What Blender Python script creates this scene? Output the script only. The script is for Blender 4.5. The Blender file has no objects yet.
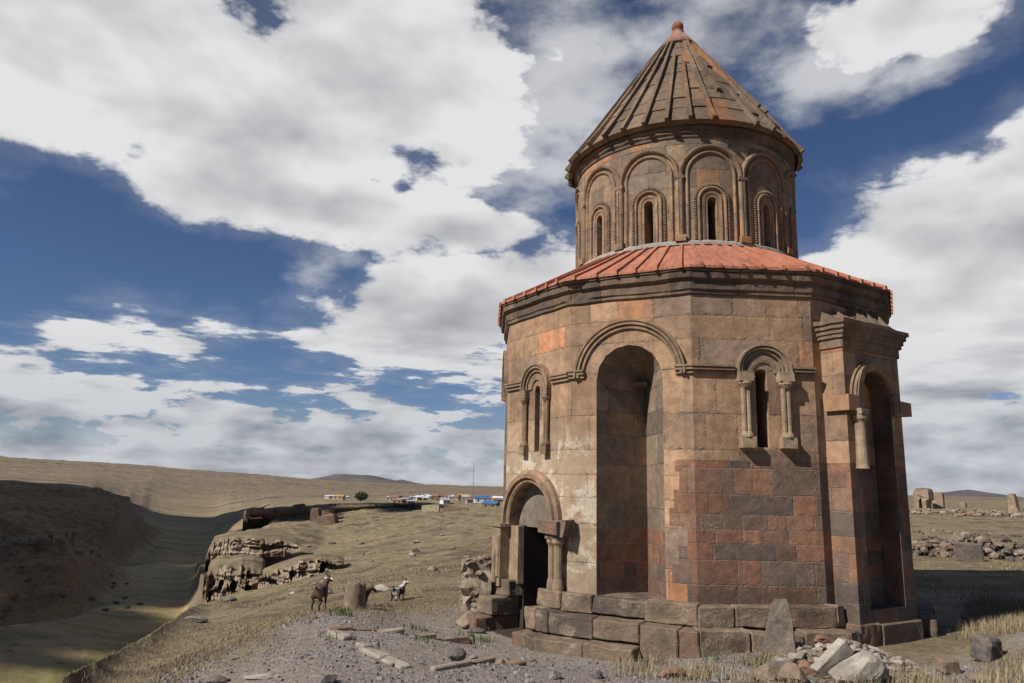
import bpy, bmesh, math, random
from mathutils import Vector, Matrix, noise
from math import sin, cos, tan, pi, radians, degrees, sqrt, atan2, floor
import numpy as np

scene = bpy.context.scene
COL = scene.collection
rng = random.Random(7)

# ------------------------------------------------------------------ camera
F_PX, PITCH, ROLL, CAM_H = 740.0, radians(11.05), radians(1.3), 2.68
cam_data = bpy.data.cameras.new('camera')
cam_data.sensor_width = 36.0
cam_data.lens = F_PX / 1024.0 * 36.0
cam_data.clip_start = 0.1
cam_data.clip_end = 60000
cam = bpy.data.objects.new('camera', cam_data)
COL.objects.link(cam)
_F = Vector((0, cos(PITCH), sin(PITCH)))
_R0 = Vector((1, 0, 0))
_U0 = _R0.cross(_F)
_R = _R0 * cos(ROLL) + _U0 * sin(ROLL)
_U = _U0 * cos(ROLL) - _R0 * sin(ROLL)
cam.matrix_world = Matrix(((_R.x, _U.x, -_F.x, 0), (_R.y, _U.y, -_F.y, 0), (_R.z, _U.z, -_F.z, CAM_H), (0, 0, 0, 1)))
scene.camera = cam

# ------------------------------------------------------------------ frame of the church plan
AX_B = radians(13.4)
AX_D = 19.0
CEN = Vector((AX_D * sin(AX_B), AX_D * cos(AX_B), 0))
TOC = Vector((-sin(AX_B), -cos(AX_B), 0))
RGT = Vector((cos(AX_B), -sin(AX_B), 0))

# ------------------------------------------------------------------ sun and sky
SUN_TH, SUN_EL = radians(-43.5), radians(42)
_h = TOC * cos(SUN_TH) + RGT * sin(SUN_TH)
SUN_DIR = Vector((_h.x * cos(SUN_EL), _h.y * cos(SUN_EL), sin(SUN_EL)))   # towards the sun
sun_data = bpy.data.lights.new('sun', 'SUN')
sun_data.energy = 5.0
sun_data.angle = radians(0.53)
sun_data.color = (1.0, 0.945, 0.875)
sun = bpy.data.objects.new('sun', sun_data)
COL.objects.link(sun)
sun.rotation_euler = (-SUN_DIR).to_track_quat('-Z', 'Y').to_euler()
sun.location = SUN_DIR * 100

scene.view_settings.view_transform = 'Standard'
scene.view_settings.look = 'None'
scene.view_settings.gamma = 1.0
scene.view_settings.exposure = 0.15
scene.view_settings.use_curve_mapping = False


class NT:
    """small helper to write node trees"""
    def __init__(s, tree):
        s.t = tree
        s.n = tree.nodes
        s.l = tree.links

    def new(s, typ, **kw):
        n = s.n.new(typ)
        for k, v in kw.items():
            setattr(n, k, v)
        return n

    def put(s, sock, v):
        if v is None:
            return
        if hasattr(v, 'is_output'):
            s.l.new(v, sock)
        else:
            if isinstance(v, (tuple, list)) and len(v) == 3 and sock.type == 'RGBA':
                v = (*v, 1)
            sock.default_value = v

    def m(s, op, a, b=None, c=None, clamp=False):
        n = s.new('ShaderNodeMath', operation=op, use_clamp=clamp)
        for i, v in enumerate((a, b, c)):
            s.put(n.inputs[i], v)
        return n.outputs[0]

    def v(s, op, a, b=None, sc=None):
        n = s.new('ShaderNodeVectorMath', operation=op)
        s.put(n.inputs[0], a)
        s.put(n.inputs[1], b)
        if sc is not None:
            s.put(n.inputs['Scale'], sc)
        return n.outputs['Value'] if op in ('LENGTH', 'DOT_PRODUCT') else n.outputs[0]

    def xyz(s, x=0.0, y=0.0, z=0.0):
        n = s.new('ShaderNodeCombineXYZ')
        for i, q in enumerate((x, y, z)):
            s.put(n.inputs[i], q)
        return n.outputs[0]

    def sep(s, a):
        n = s.new('ShaderNodeSeparateXYZ')
        s.put(n.inputs[0], a)
        return n.outputs

    def noise(s, vec, scale=1.0, detail=4.0, rough=0.55, dist=0.0, lac=2.0, dim='3D', w=None, col=False):
        n = s.new('ShaderNodeTexNoise', noise_dimensions=dim)
        s.put(n.inputs['Vector'], vec)
        if w is not None:
            s.put(n.inputs['W'], w)
        n.inputs['Scale'].default_value = scale
        n.inputs['Detail'].default_value = detail
        n.inputs['Roughness'].default_value = rough
        n.inputs['Lacunarity'].default_value = lac
        n.inputs['Distortion'].default_value = dist
        return n.outputs['Color' if col else 'Fac']

    def voro(s, vec, scale=1.0, feature='F1', out='Distance', rand=1.0):
        n = s.new('ShaderNodeTexVoronoi', feature=feature)
        s.put(n.inputs['Vector'], vec)
        n.inputs['Scale'].default_value = scale
        n.inputs['Randomness'].default_value = rand
        return n.outputs[out]

    def white(s, vec, dim='3D', out='Value'):
        n = s.new('ShaderNodeTexWhiteNoise', noise_dimensions=dim)
        if dim == '1D':
            s.put(n.inputs['W'], vec)
        else:
            s.put(n.inputs['Vector'], vec)
        return n.outputs[out]

    def ramp(s, fac, stops, interp='LINEAR'):
        n = s.new('ShaderNodeValToRGB')
        cr = n.color_ramp
        cr.interpolation = interp
        while len(cr.elements) < len(stops):
            cr.elements.new(1.0)
        for e, (p, c) in zip(cr.elements, stops):
            e.position = p
            if not isinstance(c, (tuple, list)):
                c = (c, c, c)
            e.color = (*c[:3], 1)
        s.put(n.inputs[0], fac)
        return n.outputs[0]

    def rng(s, x, a, b, c=0.0, d=1.0, smooth=False):
        n = s.new('ShaderNodeMapRange', interpolation_type='SMOOTHSTEP' if smooth else 'LINEAR')
        s.put(n.inputs[0], x)
        for i, q in enumerate((a, b, c, d)):
            s.put(n.inputs[i + 1], q)
        return n.outputs[0]

    def mix(s, fac, a, b, mode='MIX'):
        n = s.new('ShaderNodeMix', data_type='RGBA', blend_type=mode)
        s.put(n.inputs[0], fac)
        s.put(n.inputs[6], a)
        s.put(n.inputs[7], b)
        return n.outputs[2]

    def mapping(s, vec, loc=(0, 0, 0), rot=(0, 0, 0), sc=(1, 1, 1), typ='POINT'):
        n = s.new('ShaderNodeMapping', vector_type=typ)
        s.put(n.inputs[0], vec)
        n.inputs[1].default_value = loc
        n.inputs[2].default_value = rot
        n.inputs[3].default_value = sc
        return n.outputs[0]


# ------------------------------------------------------------------ world: sky with cumulus clouds
world = bpy.data.worlds.new('World')
scene.world = world
world.use_nodes = True
wt = NT(world.node_tree)
wt.n.clear()
sky = wt.new('ShaderNodeTexSky', sky_type='NISHITA')
sky.sun_disc = False
sky.sun_elevation = SUN_EL
sky.sun_rotation = atan2(SUN_DIR.x, SUN_DIR.y) % (2 * pi)
sky.altitude = 1500
sky.air_density = 1.0
sky.dust_density = 0.35
sky.ozone_density = 1.4
gen = wt.new('ShaderNodeTexCoord').outputs['Generated']
dirv = wt.v('NORMALIZE', gen)
dx, dy, dz = wt.sep(dirv)
azd = wt.m('MULTIPLY', wt.m('ARCTAN2', dx, dy), 180 / pi)
eld = wt.m('MULTIPLY', wt.m('ARCSINE', dz), 180 / pi)
ae = wt.xyz(azd, eld, 0.0)
# cloud masses: azimuth, elevation, half sizes (degrees), tilt, weight
CLOUDS = [
    (-35.0, 29.0, 20.0, 8.0, -6, 1.15), (-26.5, 25.0, 12.0, 6.0, -22, 1.1), (-17.0, 24.4, 13.0, 6.6, -26, 1.15), (-11.0, 30.2, 13.0, 7.5, 0, 1.05),
    (-5.6, 20.1, 6.6, 2.0, -4, 1.0), (-6.0, 12.2, 10.5, 4.9, 8, 1.1), (2.6, 14.0, 5.0, 4.6, 0, 0.9),
    (-30.5, 4.6, 8.0, 2.0, 0, .9), (-13.6, 3.6, 19.0, 3.0, 0, .95), (-22, 1.3, 36, 1.4, 0, 1.0), (-30.4, 9.0, 3.6, 1.4, 0, 0.5), (-22, 4.6, 3.0, 1.8, 0, .8),
    (-28.0, 11.6, 2.4, 1.3, 0, 0.34), (-24.2, 9.8, 2.4, 1.3, 0, 0.30), (-33.4, 6.9, 2.0, 1.5, 0, 0.5), (30, 1.0, 20, 2.2, 0, 1.0),
    (30.5, 14.0, 13.0, 7.4, 12, 1.1), (37.5, 17.5, 6.5, 5.5, 20, 1.0), (30.7, 4.6, 12.5, 6.2, 0, 1.0),
    (31.0, 32.5, 8.5, 3.6, 5, 1.0), (-75, 30, 20, 14, 10, .9), (75, 22, 20, 9, 0, .9),
]
# thin, half transparent veils
THIN = [(4.0, 30.5, 11.0, 8.5, 0, 1.0), (24.5, 29.6, 6.5, 3.6, 0, 0.9), (18.3, 32.4, 10.0, 4.6, 0, 0.9), (30.5, 28.0, 5.0, 1.6, 15, 0.8), (-15, 16, 3.5, 2.5, 30, .6), (10, 24, 6, 4, 0, .7)]
warpn = wt.noise(dirv, scale=7.0, detail=3.0, rough=0.5, col=True)
warp = wt.v('SCALE', wt.v('SUBTRACT', warpn, (0.5, 0.5, 0.5)), sc=3.0)
aew = wt.v('ADD', ae, warp)


def masses(lst):
    mass = None
    for (a, e, sa, se, rot, wgt) in lst:
        q = wt.mapping(aew, (a, e, 0), (0, 0, radians(rot)), (sa, se, 1), 'TEXTURE')
        fo = wt.m('MULTIPLY_ADD', wt.v('LENGTH', q), -wgt, wgt)
        mass = fo if mass is None else wt.m('MAXIMUM', mass, fo)
    return wt.m('MAXIMUM', mass, -1.2)


mass, mass2 = masses(CLOUDS), masses(THIN)
low = wt.rng(eld, 13.0, 2.0, smooth=True)


def cloud_noise(vec):
    # flattened towards the horizon, where cloud decks are seen edge-on
    x, y, z = wt.sep(vec)
    zz = wt.m('MULTIPLY', wt.m('POWER', wt.m('MAXIMUM', z, 0.0), 0.85), 2.0)
    p = wt.v('SCALE', wt.xyz(x, y, zz), sc=wt.m('MULTIPLY_ADD', low, .9, 1.0))
    n1 = wt.noise(p, scale=5.0, detail=9.0, rough=0.60)
    wv = wt.v('SCALE', wt.v('SUBTRACT', wt.noise(p, scale=9.0, detail=4.0, col=True), (.5, .5, .5)), sc=.14)
    vn = wt.new('ShaderNodeTexVoronoi', feature='F1')
    wt.put(vn.inputs['Vector'], wt.v('ADD', p, wv))
    vn.inputs['Scale'].default_value = 9.0
    vn.inputs['Detail'].default_value = 3.0
    vn.inputs['Roughness'].default_value = 0.55
    vn.inputs['Lacunarity'].default_value = 2.3
    vn.normalize = True
    return n1, wt.m('MULTIPLY_ADD', wt.m('SUBTRACT', 0.34, vn.outputs['Distance']), 0.55, n1)


n1_, cn = cloud_noise(dirv)
_up = (SUN_DIR * 0.55 + Vector((0, 0, 0.85))).normalized()


def soft_noise(vec):
    x, y, z = wt.sep(vec)
    zz = wt.m('MULTIPLY', wt.m('POWER', wt.m('MAXIMUM', z, 0.0), 0.85), 2.0)
    return wt.noise(wt.v('SCALE', wt.xyz(x, y, zz), sc=wt.m('MULTIPLY_ADD', low, .9, 1.0)), scale=5.0, detail=3.5, rough=0.52)


s0, s1 = soft_noise(dirv), soft_noise(wt.v('ADD', dirv, tuple(_up * 0.045)))
amp = wt.m('MULTIPLY_ADD', low, 1.7, 1.9)
dens = wt.m('ADD', mass, wt.m('MULTIPLY_ADD', wt.m('SUBTRACT', cn, 0.5), amp, wt.m('MULTIPLY_ADD', low, -.20, 0.10)))
alpha = wt.rng(dens, 0.0, 0.27, smooth=True)
veil = wt.rng(dens, -0.35, 0.15, 0.0, 0.12, smooth=True)
dens2 = wt.m('ADD', mass2, wt.m('MULTIPLY_ADD', wt.m('SUBTRACT', n1_, 0.5), 3.2, -.08))
thin_a = wt.rng(dens2, -0.25, 0.75, 0.0, 0.72, smooth=True)
alpha = wt.m('MAXIMUM', wt.m('MAXIMUM', alpha, veil), thin_a)
alpha = wt.m('MAXIMUM', alpha, wt.rng(eld, 6.5, 0.5, 0.0, 0.82, smooth=True))
alpha = wt.m('MULTIPLY', alpha, wt.rng(eld, -1.0, 0.3))
lit = wt.m('MULTIPLY_ADD', wt.m('SUBTRACT', s0, s1), 2.6, 0.86)
lit = wt.m('ADD', lit, wt.m('MULTIPLY', wt.m('SUBTRACT', cn, s0), 0.9))
thick = wt.rng(dens, 0.20, 1.3, 0.0, 0.30, smooth=True)
big = wt.noise(dirv, scale=3.4, detail=4.0, rough=0.5)
lit = wt.m('SUBTRACT', lit, wt.m('MULTIPLY_ADD', low, .10, thick))
lit = wt.m('ADD', lit, wt.m('MULTIPLY', wt.m('SUBTRACT', big, 0.5), 1.1), clamp=True)
white_c = wt.mix(low, (0.95, 0.95, 0.96), (0.70, 0.725, 0.77))
grey_c = wt.mix(low, (0.42, 0.43, 0.46), (0.21, 0.25, 0.31))
cloud_c = wt.mix(lit, grey_c, white_c)
CLOUD_GAIN, SKY_GAIN = 0.73, 0.050
bg_sky = wt.new('ShaderNodeBackground')
skyc = wt.mix(1.0, sky.outputs[0], (0.78, 0.90, 1.14), 'MULTIPLY')
wt.put(bg_sky.inputs[0], skyc)
bg_sky.inputs[1].default_value = SKY_GAIN
bg_cl = wt.new('ShaderNodeBackground')
wt.put(bg_cl.inputs[0], cloud_c)
bg_cl.inputs[1].default_value = CLOUD_GAIN
mixs = wt.new('ShaderNodeMixShader')
wt.put(mixs.inputs[0], alpha)
wt.l.new(bg_sky.outputs[0], mixs.inputs[1])
wt.l.new(bg_cl.outputs[0], mixs.inputs[2])
wo = wt.new('ShaderNodeOutputWorld')
wt.l.new(mixs.outputs[0], wo.inputs[0])
world.cycles.sampling_method = 'MANUAL'
world.cycles.sample_map_resolution = 512


# ------------------------------------------------------------------ mesh helpers
class MB:
    """collects polygons (with metre UVs) and links them as ONE mesh object"""
    def __init__(s):
        s.v, s.f, s.uv, s.sm, s.mi = [], [], [], [], []

    def face(s, pts, uvs=None, smooth=False, mi=0):
        b = len(s.v)
        s.v += [tuple(p) for p in pts]
        s.f.append(tuple(range(b, b + len(pts))))
        if uvs is None:
            uvs = [(p[0] + p[1], p[2]) for p in pts]
        s.uv.append(list(uvs))
        s.sm.append(smooth)
        s.mi.append(mi)

    def grid(s, P, UV=None, smooth=True, mi=0, closed=False):
        n, m = len(P), len(P[0])
        for i in range(n - 1):
            for j in range(m - 1):
                q = ((i, j), (i, j + 1), (i + 1, j + 1), (i + 1, j))
                s.face([P[a][b] for a, b in q], [UV[a][b] for a, b in q] if UV else None, smooth, mi)

    def box(s, M, x0, x1, y0, y1, z0, z1, jit=0.0, r=None):
        """M maps (u,z,off) to space; x=u, y=off, z=z"""
        c = {}
        for i, x in enumerate((x0, x1)):
            for j, y in enumerate((y0, y1)):
                for k, z in enumerate((z0, z1)):
                    g = (r or rng)
                    c[i, j, k] = M(x + g.uniform(-jit, jit), z + g.uniform(-jit, jit), y + g.uniform(-jit, jit))
        F6 = (((0, 0, 0), (1, 0, 0), (1, 0, 1), (0, 0, 1)), ((0, 1, 0), (0, 1, 1), (1, 1, 1), (1, 1, 0)),
              ((0, 0, 0), (0, 0, 1), (0, 1, 1), (0, 1, 0)), ((1, 0, 0), (1, 1, 0), (1, 1, 1), (1, 0, 1)),
              ((0, 0, 1), (1, 0, 1), (1, 1, 1), (0, 1, 1)), ((0, 0, 0), (0, 1, 0), (1, 1, 0), (1, 0, 0)))
        X, Y, Z = (x0, x1), (y0, y1), (z0, z1)
        for q in F6:
            s.face([c[k] for k in q], [(X[k[0]] + Y[k[1]], Z[k[2]] + .3 * Y[k[1]]) for k in q])

    def build(s, name, mat, parent=None, merge=True, bevel=0.0, loc=None):
        me = bpy.data.meshes.new(name)
        me.from_pydata(s.v, [], s.f)
        ul = me.uv_layers.new(name='UVMap')
        flat = [c for f in s.uv for p in f for c in p]
        ul.data.foreach_set('uv', flat)
        me.polygons.foreach_set('use_smooth', s.sm)
        me.polygons.foreach_set('material_index', s.mi)
        if merge or bevel:
            bm = bmesh.new()
            bm.from_mesh(me)
            bmesh.ops.remove_doubles(bm, verts=bm.verts, dist=0.0006)
            bmesh.ops.recalc_face_normals(bm, faces=bm.faces) if merge == 'fix' else None
            if bevel:
                bmesh.ops.recalc_face_normals(bm, faces=bm.faces)
                bmesh.ops.bevel(bm, geom=list(bm.edges), offset=bevel, segments=1, affect='EDGES')
            bm.to_mesh(me)
            bm.free()
        for mm in (mat if isinstance(mat, (list, tuple)) else [mat]):
            me.materials.append(mm)
        o = bpy.data.objects.new(name, me)
        COL.objects.link(o)
        if parent is not None:
            o.parent = parent
        if loc is not None:
            o.location = loc
        return o


def tag(o, label=None, cat=None, group=None, kind=None):
    if label: o['label'] = label
    if cat: o['category'] = cat
    if group: o['group'] = group
    if kind: o['kind'] = kind
    return o


def empty(name, loc=(0, 0, 0)):
    o = bpy.data.objects.new(name, None)
    o.empty_display_size = 0.3
    COL.objects.link(o)
    o.location = loc
    return o


def child(o, parent):
    """parent keeping the world-space mesh where it was written"""
    o.parent = parent
    o.location = -Vector(parent.location)
    return o


def mat_new(name, rough=0.9):
    m = bpy.data.materials.new(name)
    m.use_nodes = True
    t = NT(m.node_tree)
    t.n.clear()
    out = t.new('ShaderNodeOutputMaterial')
    b = t.new('ShaderNodeBsdfPrincipled')
    b.inputs['Roughness'].default_value = rough
    b.inputs['Specular IOR Level'].default_value = 0.25
    t.l.new(b.outputs[0], out.inputs[0])
    return m, t, b


def bump(t, b, height, strength=0.5, dist=0.02):
    n = t.new('ShaderNodeBump')
    n.inputs['Strength'].default_value = strength
    n.inputs['Distance'].default_value = dist
    t.put(n.inputs['Height'], height)
    t.l.new(n.outputs[0], b.inputs['Normal'])
# ------------------------------------------------------------------ materials: masonry
UPPER = [(.0, (0.357, 0.225, 0.133)), (.12, (0.311, 0.197, 0.123)), (.24, (0.395, 0.247, 0.147)), (.36, (0.271, 0.178, 0.116)),
         (.48, (0.333, 0.210, 0.125)), (.58, (0.454, 0.235, 0.125)), (.66, (0.292, 0.189, 0.121)), (.76, (0.250, 0.174, 0.123)),
         (.86, (0.376, 0.229, 0.133)), (.95, (0.424, 0.200, 0.104))]
LOWER = [(.0, (0.237, 0.108, 0.064)), (.12, (0.175, 0.103, 0.070)), (.24, (0.276, 0.138, 0.077)), (.34, (0.194, 0.091, 0.057)),
         (.44, (0.150, 0.100, 0.074)), (.54, (0.228, 0.118, 0.072)), (.64, (0.087, 0.068, 0.059)), (.72, (0.203, 0.128, 0.086)),
         (.80, (0.256, 0.120, 0.066)), (.88, (0.164, 0.118, 0.089)), (.94, (0.111, 0.080, 0.066))]
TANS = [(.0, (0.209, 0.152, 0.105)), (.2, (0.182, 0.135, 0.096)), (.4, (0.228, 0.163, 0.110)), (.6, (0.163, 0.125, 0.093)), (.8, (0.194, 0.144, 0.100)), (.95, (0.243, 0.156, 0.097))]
DRUM = [(.0, (0.250, 0.173, 0.116)), (.14, (0.222, 0.157, 0.107)), (.28, (0.278, 0.190, 0.120)), (.40, (0.199, 0.148, 0.107)),
        (.52, (0.332, 0.184, 0.098)), (.62, (0.238, 0.168, 0.111)), (.74, (0.181, 0.138, 0.105)), (.84, (0.293, 0.184, 0.109)),
        (.93, (0.345, 0.173, 0.089))]
DARKST = [(.0, (.135, .115, .098)), (.2, (.100, .088, .080)), (.4, (.165, .138, .112)), (.55, (.085, .075, .070)),
          (.7, (.190, .155, .120)), (.85, (.150, .105, .080)), (.95, (.120, .105, .098))]


def blocks(t, u, v, w, h, seed, vary=True):
    """per-block random value, random colour and distance to the joint, from metre coordinates"""
    vv = t.m('DIVIDE', v, h)
    if vary:
        vv = t.m('ADD', vv, t.m('MULTIPLY', t.m('SINE', t.m('MULTIPLY_ADD', v, 2.3 / h * .5, seed)), 0.30))
    row = t.m('FLOOR', vv)
    fv = t.m('SUBTRACT', vv, row)
    r1 = t.white(t.m('MULTIPLY_ADD', row, 1.37, seed), '1D')
    uu = t.m('ADD', t.m('DIVIDE', u, w), t.m('MULTIPLY', r1, 17.0))
    uu = t.m('ADD', uu, t.m('MULTIPLY', t.m('SINE', t.m('MULTIPLY_ADD', uu, 1.9, t.m('MULTIPLY', r1, 40.0))), 0.33))
    colm = t.m('FLOOR', uu)
    fu = t.m('SUBTRACT', uu, colm)
    key = t.xyz(row, colm, seed)
    val = t.white(key)
    colr = t.white(key, out='Color')
    du = t.m('MULTIPLY', t.m('MINIMUM', fu, t.m('SUBTRACT', 1.0, fu)), w)
    dv = t.m('MULTIPLY', t.m('MINIMUM', fv, t.m('SUBTRACT', 1.0, fv)), h)
    return val, colr, t.m('MINIMUM', du, dv)


def masonry(name, pal=UPPER, w=0.95, h=0.60, lower=None, plaster=False, seed=1.0, joint=0.5, swap=False, dark=1.0):
    m, t, b = mat_new(name, 0.92)
    uvn = t.new('ShaderNodeUVMap', uv_map='UVMap').outputs[0]
    geo = t.new('ShaderNodeNewGeometry')
    pos = geo.outputs['Position']
    wob = t.v('SCALE', t.v('SUBTRACT', t.noise(pos, scale=5.0, detail=3.0, col=True), (.5, .5, .5)), sc=0.03)
    u, v, _ = t.sep(t.v('ADD', uvn, wob))
    fine = t.noise(pos, scale=38.0, detail=6.0, rough=0.65)
    mid = t.noise(pos, scale=5.5, detail=6.0, rough=0.62)
    big = t.noise(pos, scale=0.9, detail=4.0, rough=0.55)
    if swap:
        val, rc, jd = blocks(t, v, u, h, w, seed, vary=False)
    else:
        val, rc, jd = blocks(t, u, v, w, h, seed)
    col = t.ramp(val, pal, 'CONSTANT')
    jw = t.rng(jd, 0.002, 0.011, smooth=True)
    jl = 0.0
    if lower:
        val2, rc2, jd2 = blocks(t, u, v, 0.53, 0.335, seed + 5)
        col2 = t.ramp(val2, LOWER, 'CONSTANT')
        hs = t.m('SUBTRACT', t.sep(rc2)[1], 0.5)
        col2 = t.mix(0.35, col2, t.mix(t.sep(rc2)[0], (.235, .128, .084), (.145, .105, .083)))
        # the red courses: right of the niche, below the windows, with a toothed border that follows the blocks
        row = t.m('FLOOR', t.m('DIVIDE', v, 0.335))
        tooth = t.m('MULTIPLY', t.m('SUBTRACT', t.white(t.m('ADD', row, 3.1), '1D'), 0.5), 0.5)
        mv = t.m('LESS_THAN', t.m('ADD', v, t.m('MULTIPLY', t.m('FLOOR', t.m('DIVIDE', t.m('SUBTRACT', u, 6.2), 1.1)), 0.0)), lower)
        mu = t.m('GREATER_THAN', t.m('ADD', u, tooth), 4.62)
        mk = t.m('MULTIPLY', mv, mu)
        col = t.mix(mk, col, col2)
        jd = t.m('ADD', t.m('MULTIPLY', jd, t.m('SUBTRACT', 1.0, mk)), t.m('MULTIPLY', jd2, mk))
        jw = t.rng(jd, 0.002, 0.011, smooth=True)
        jl = mk
        rc = t.mix(mk, rc, rc2)
        # black sooted course above the plinth
        soot = t.m('MULTIPLY', t.rng(v, 1.25, 0.75, smooth=True), t.rng(t.noise(pos, scale=1.1, detail=3.0), .38, .55))
        col = t.mix(t.m('MULTIPLY', t.m('MULTIPLY', soot, mk), 0.55), col, (.06, .052, .048))
    # each block its own tone, weathering inside it
    r0, r1, r2 = t.sep(rc)
    tone = t.m('MULTIPLY_ADD', r1, 0.36, 0.84)
    tone = t.m('MULTIPLY', tone, t.rng(mid, 0.28, 0.72, 0.68, 1.28))
    tone = t.m('MULTIPLY', tone, t.rng(fine, 0.25, 0.75, 0.86, 1.12))
    tone = t.m('MULTIPLY', tone, t.rng(big, 0.32, 0.68, 0.76, 1.2))
    tone = t.m('MULTIPLY', tone, dark)
    col = t.mix(1.0, col, t.xyz(tone, tone, tone), 'MULTIPLY')
    # dark rain streaks
    su = t.noise(t.xyz(t.m('MULTIPLY', u, 3.2), t.m('MULTIPLY', v, 0.28), seed), scale=1.0, detail=5.0, rough=0.6)
    col = t.mix(t.rng(su, 0.50, 0.72, 0.0, 0.55), col, (.115, .092, .074))
    # lichen and pale crust in patches
    cr = t.m('MULTIPLY', t.rng(t.noise(pos, scale=2.3, detail=7.0, rough=0.7), 0.56, 0.70), t.rng(fine, 0.4, 0.6))
    col = t.mix(t.m('MULTIPLY', cr, 0.42), col, (.34, .29, .225))
    # pits
    pit = t.rng(t.voro(pos, scale=14.0), 0.10, 0.03)
    pitm = t.m('MULTIPLY', pit, t.rng(t.noise(pos, scale=1.7, detail=2.0), 0.55, 0.68))
    col = t.mix(t.m('MULTIPLY', pitm, 0.7), col, (.05, .042, .036))
    if plaster:
        pm = t.m('MULTIPLY', t.rng(u, 4.2, 2.6), t.m('MULTIPLY', t.rng(v, 4.3, 3.2, smooth=True), t.rng(v, 0.2, 1.0)))
        col = t.mix(t.m('MULTIPLY', pm, t.rng(mid, 0.3, 0.6, 0.35, 0.85)), col, (.37, .285, .195))
        pp = t.noise(pos, scale=2.1, detail=8.0, rough=0.66, dist=0.4)
        pf = t.m('MULTIPLY', t.rng(pp, 0.50, 0.57), t.rng(fine, 0.34, 0.50))
        col = t.mix(t.m('MULTIPLY', t.m('MULTIPLY', pf, pm), 0.85), col, (.56, .49, .39))
    ch = t.m('MULTIPLY', t.rng(jd, .07, .0), t.rng(t.noise(pos, scale=7.0, detail=5.0, rough=.7), .50, .66))
    col = t.mix(t.m('MULTIPLY', ch, .55), col, t.mix(t.rng(fine, .4, .6), (.07, .055, .043), (.30, .25, .19)))
    # joints: dark in the ashlar, pale repointing in the red courses
    jc = t.mix(jl, (.075, .058, .046), (.24, .19, .145)) if lower else (.075, .058, .046)
    jamt = t.m('MULTIPLY', t.m('SUBTRACT', 1.0, jw), t.rng(t.noise(pos, scale=3.0, detail=3.0), 0.38, 0.62, 0.05, joint))
    col = t.mix(jamt, col, jc)
    t.put(b.inputs['Base Color'], col)
    hgt = t.m('ADD', t.m('MULTIPLY', jw, 0.28), t.m('MULTIPLY', r2, 0.30))
    hgt = t.m('ADD', hgt, t.m('MULTIPLY', mid, 0.9))
    hgt = t.m('ADD', hgt, t.m('MULTIPLY', fine, 0.45))
    hgt = t.m('SUBTRACT', hgt, t.m('ADD', t.m('MULTIPLY', pitm, 0.8), t.m('MULTIPLY', ch, .7)))
    bump(t, b, hgt, 0.75, 0.03)
    return m


def stone(name, cols, scale=1.0, island=True, crust=(.40, .36, .30), crust_amt=0.5, rough=0.93, bumpd=0.03, dirt=0.35):
    """weathered stone; each separate stone of a mesh draws its own colour"""
    m, t, b = mat_new(name, rough)
    geo = t.new('ShaderNodeNewGeometry')
    pos = geo.outputs['Position']
    oi = t.new('ShaderNodeObjectInfo')
    if island:
        r = t.m('FRACT', t.m('ADD', geo.outputs['Random Per Island'], oi.outputs['Random']))
    else:
        r = t.noise(pos, scale=0.8 * scale, detail=3.0)
    n = len(cols)
    col = t.ramp(r, [((i + .0) / n, c) for i, c in enumerate(cols)], 'CONSTANT' if island else 'LINEAR')
    mid = t.noise(pos, scale=4.0 * scale, detail=7.0, rough=0.65)
    fine = t.noise(pos, scale=30.0 * scale, detail=5.0, rough=0.65)
    tone = t.m('MULTIPLY', t.rng(mid, .25, .75, .68, 1.3), t.rng(fine, .25, .75, .8, 1.2))
    col = t.mix(1.0, col, t.xyz(tone, tone, tone), 'MULTIPLY')
    cm = t.m('MULTIPLY', t.rng(t.noise(pos, scale=2.2 * scale, detail=8.0, rough=.7), .53, .66), t.rng(fine, .35, .6))
    col = t.mix(t.m('MULTIPLY', cm, crust_amt), col, crust)
    dm = t.rng(t.noise(pos, scale=1.4 * scale, detail=6.0, rough=.7, dist=.5), .52, .68)
    col = t.mix(t.m('MULTIPLY', dm, dirt), col, (.06, .052, .045))
    t.put(b.inputs['Base Color'], col)
    bump(t, b, t.m('ADD', t.m('MULTIPLY', mid, .8), t.m('MULTIPLY', fine, .5)), 0.8, bumpd)
    return m


M_WALL = masonry('ashlar_wall', UPPER, lower=3.24, plaster=True, seed=1.0, joint=.6)
M_DRUM = masonry('drum_ashlar', DRUM, w=.62, h=.50, seed=4.0, joint=.55)
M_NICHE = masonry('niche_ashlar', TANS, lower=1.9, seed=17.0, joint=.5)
M_BAY = masonry('bay_ashlar', UPPER, lower=3.24, seed=9.0, joint=.6)
M_CONE = masonry('cone_slabs', [(.0, (0.171, 0.117, 0.076)), (.15, (0.143, 0.100, 0.070)), (.3, (0.198, 0.127, 0.077)), (.42, (0.127, 0.092, 0.067)),
                                (.55, (0.178, 0.123, 0.083)), (.66, (0.253, 0.123, 0.060)), (.74, (0.154, 0.110, 0.075)), (.88, (0.202, 0.137, 0.089))],
                 w=.5, h=1.0, seed=13.0, joint=.25, swap=True)
M_TRIM = masonry('carved_trim', [(.0, (0.217, 0.149, 0.094)), (.3, (0.185, 0.131, 0.087)), (.55, (0.245, 0.157, 0.094)), (.8, (0.166, 0.117, 0.082))],
                 w=.8, h=3.0, seed=21.0, joint=.5)
M_PALE = masonry('pale_trim', [(.0, (0.277, 0.202, 0.130)), (.4, (0.254, 0.180, 0.116)), (.7, (0.305, 0.202, 0.122))], w=3.1, h=2.9, seed=25.0, joint=.1)
M_ORNG = masonry('orange_tuff', [(.0, (0.315, 0.171, 0.091)), (.5, (0.286, 0.162, 0.091))], w=2.1, h=2.2, seed=27.0, joint=.1)
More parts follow.
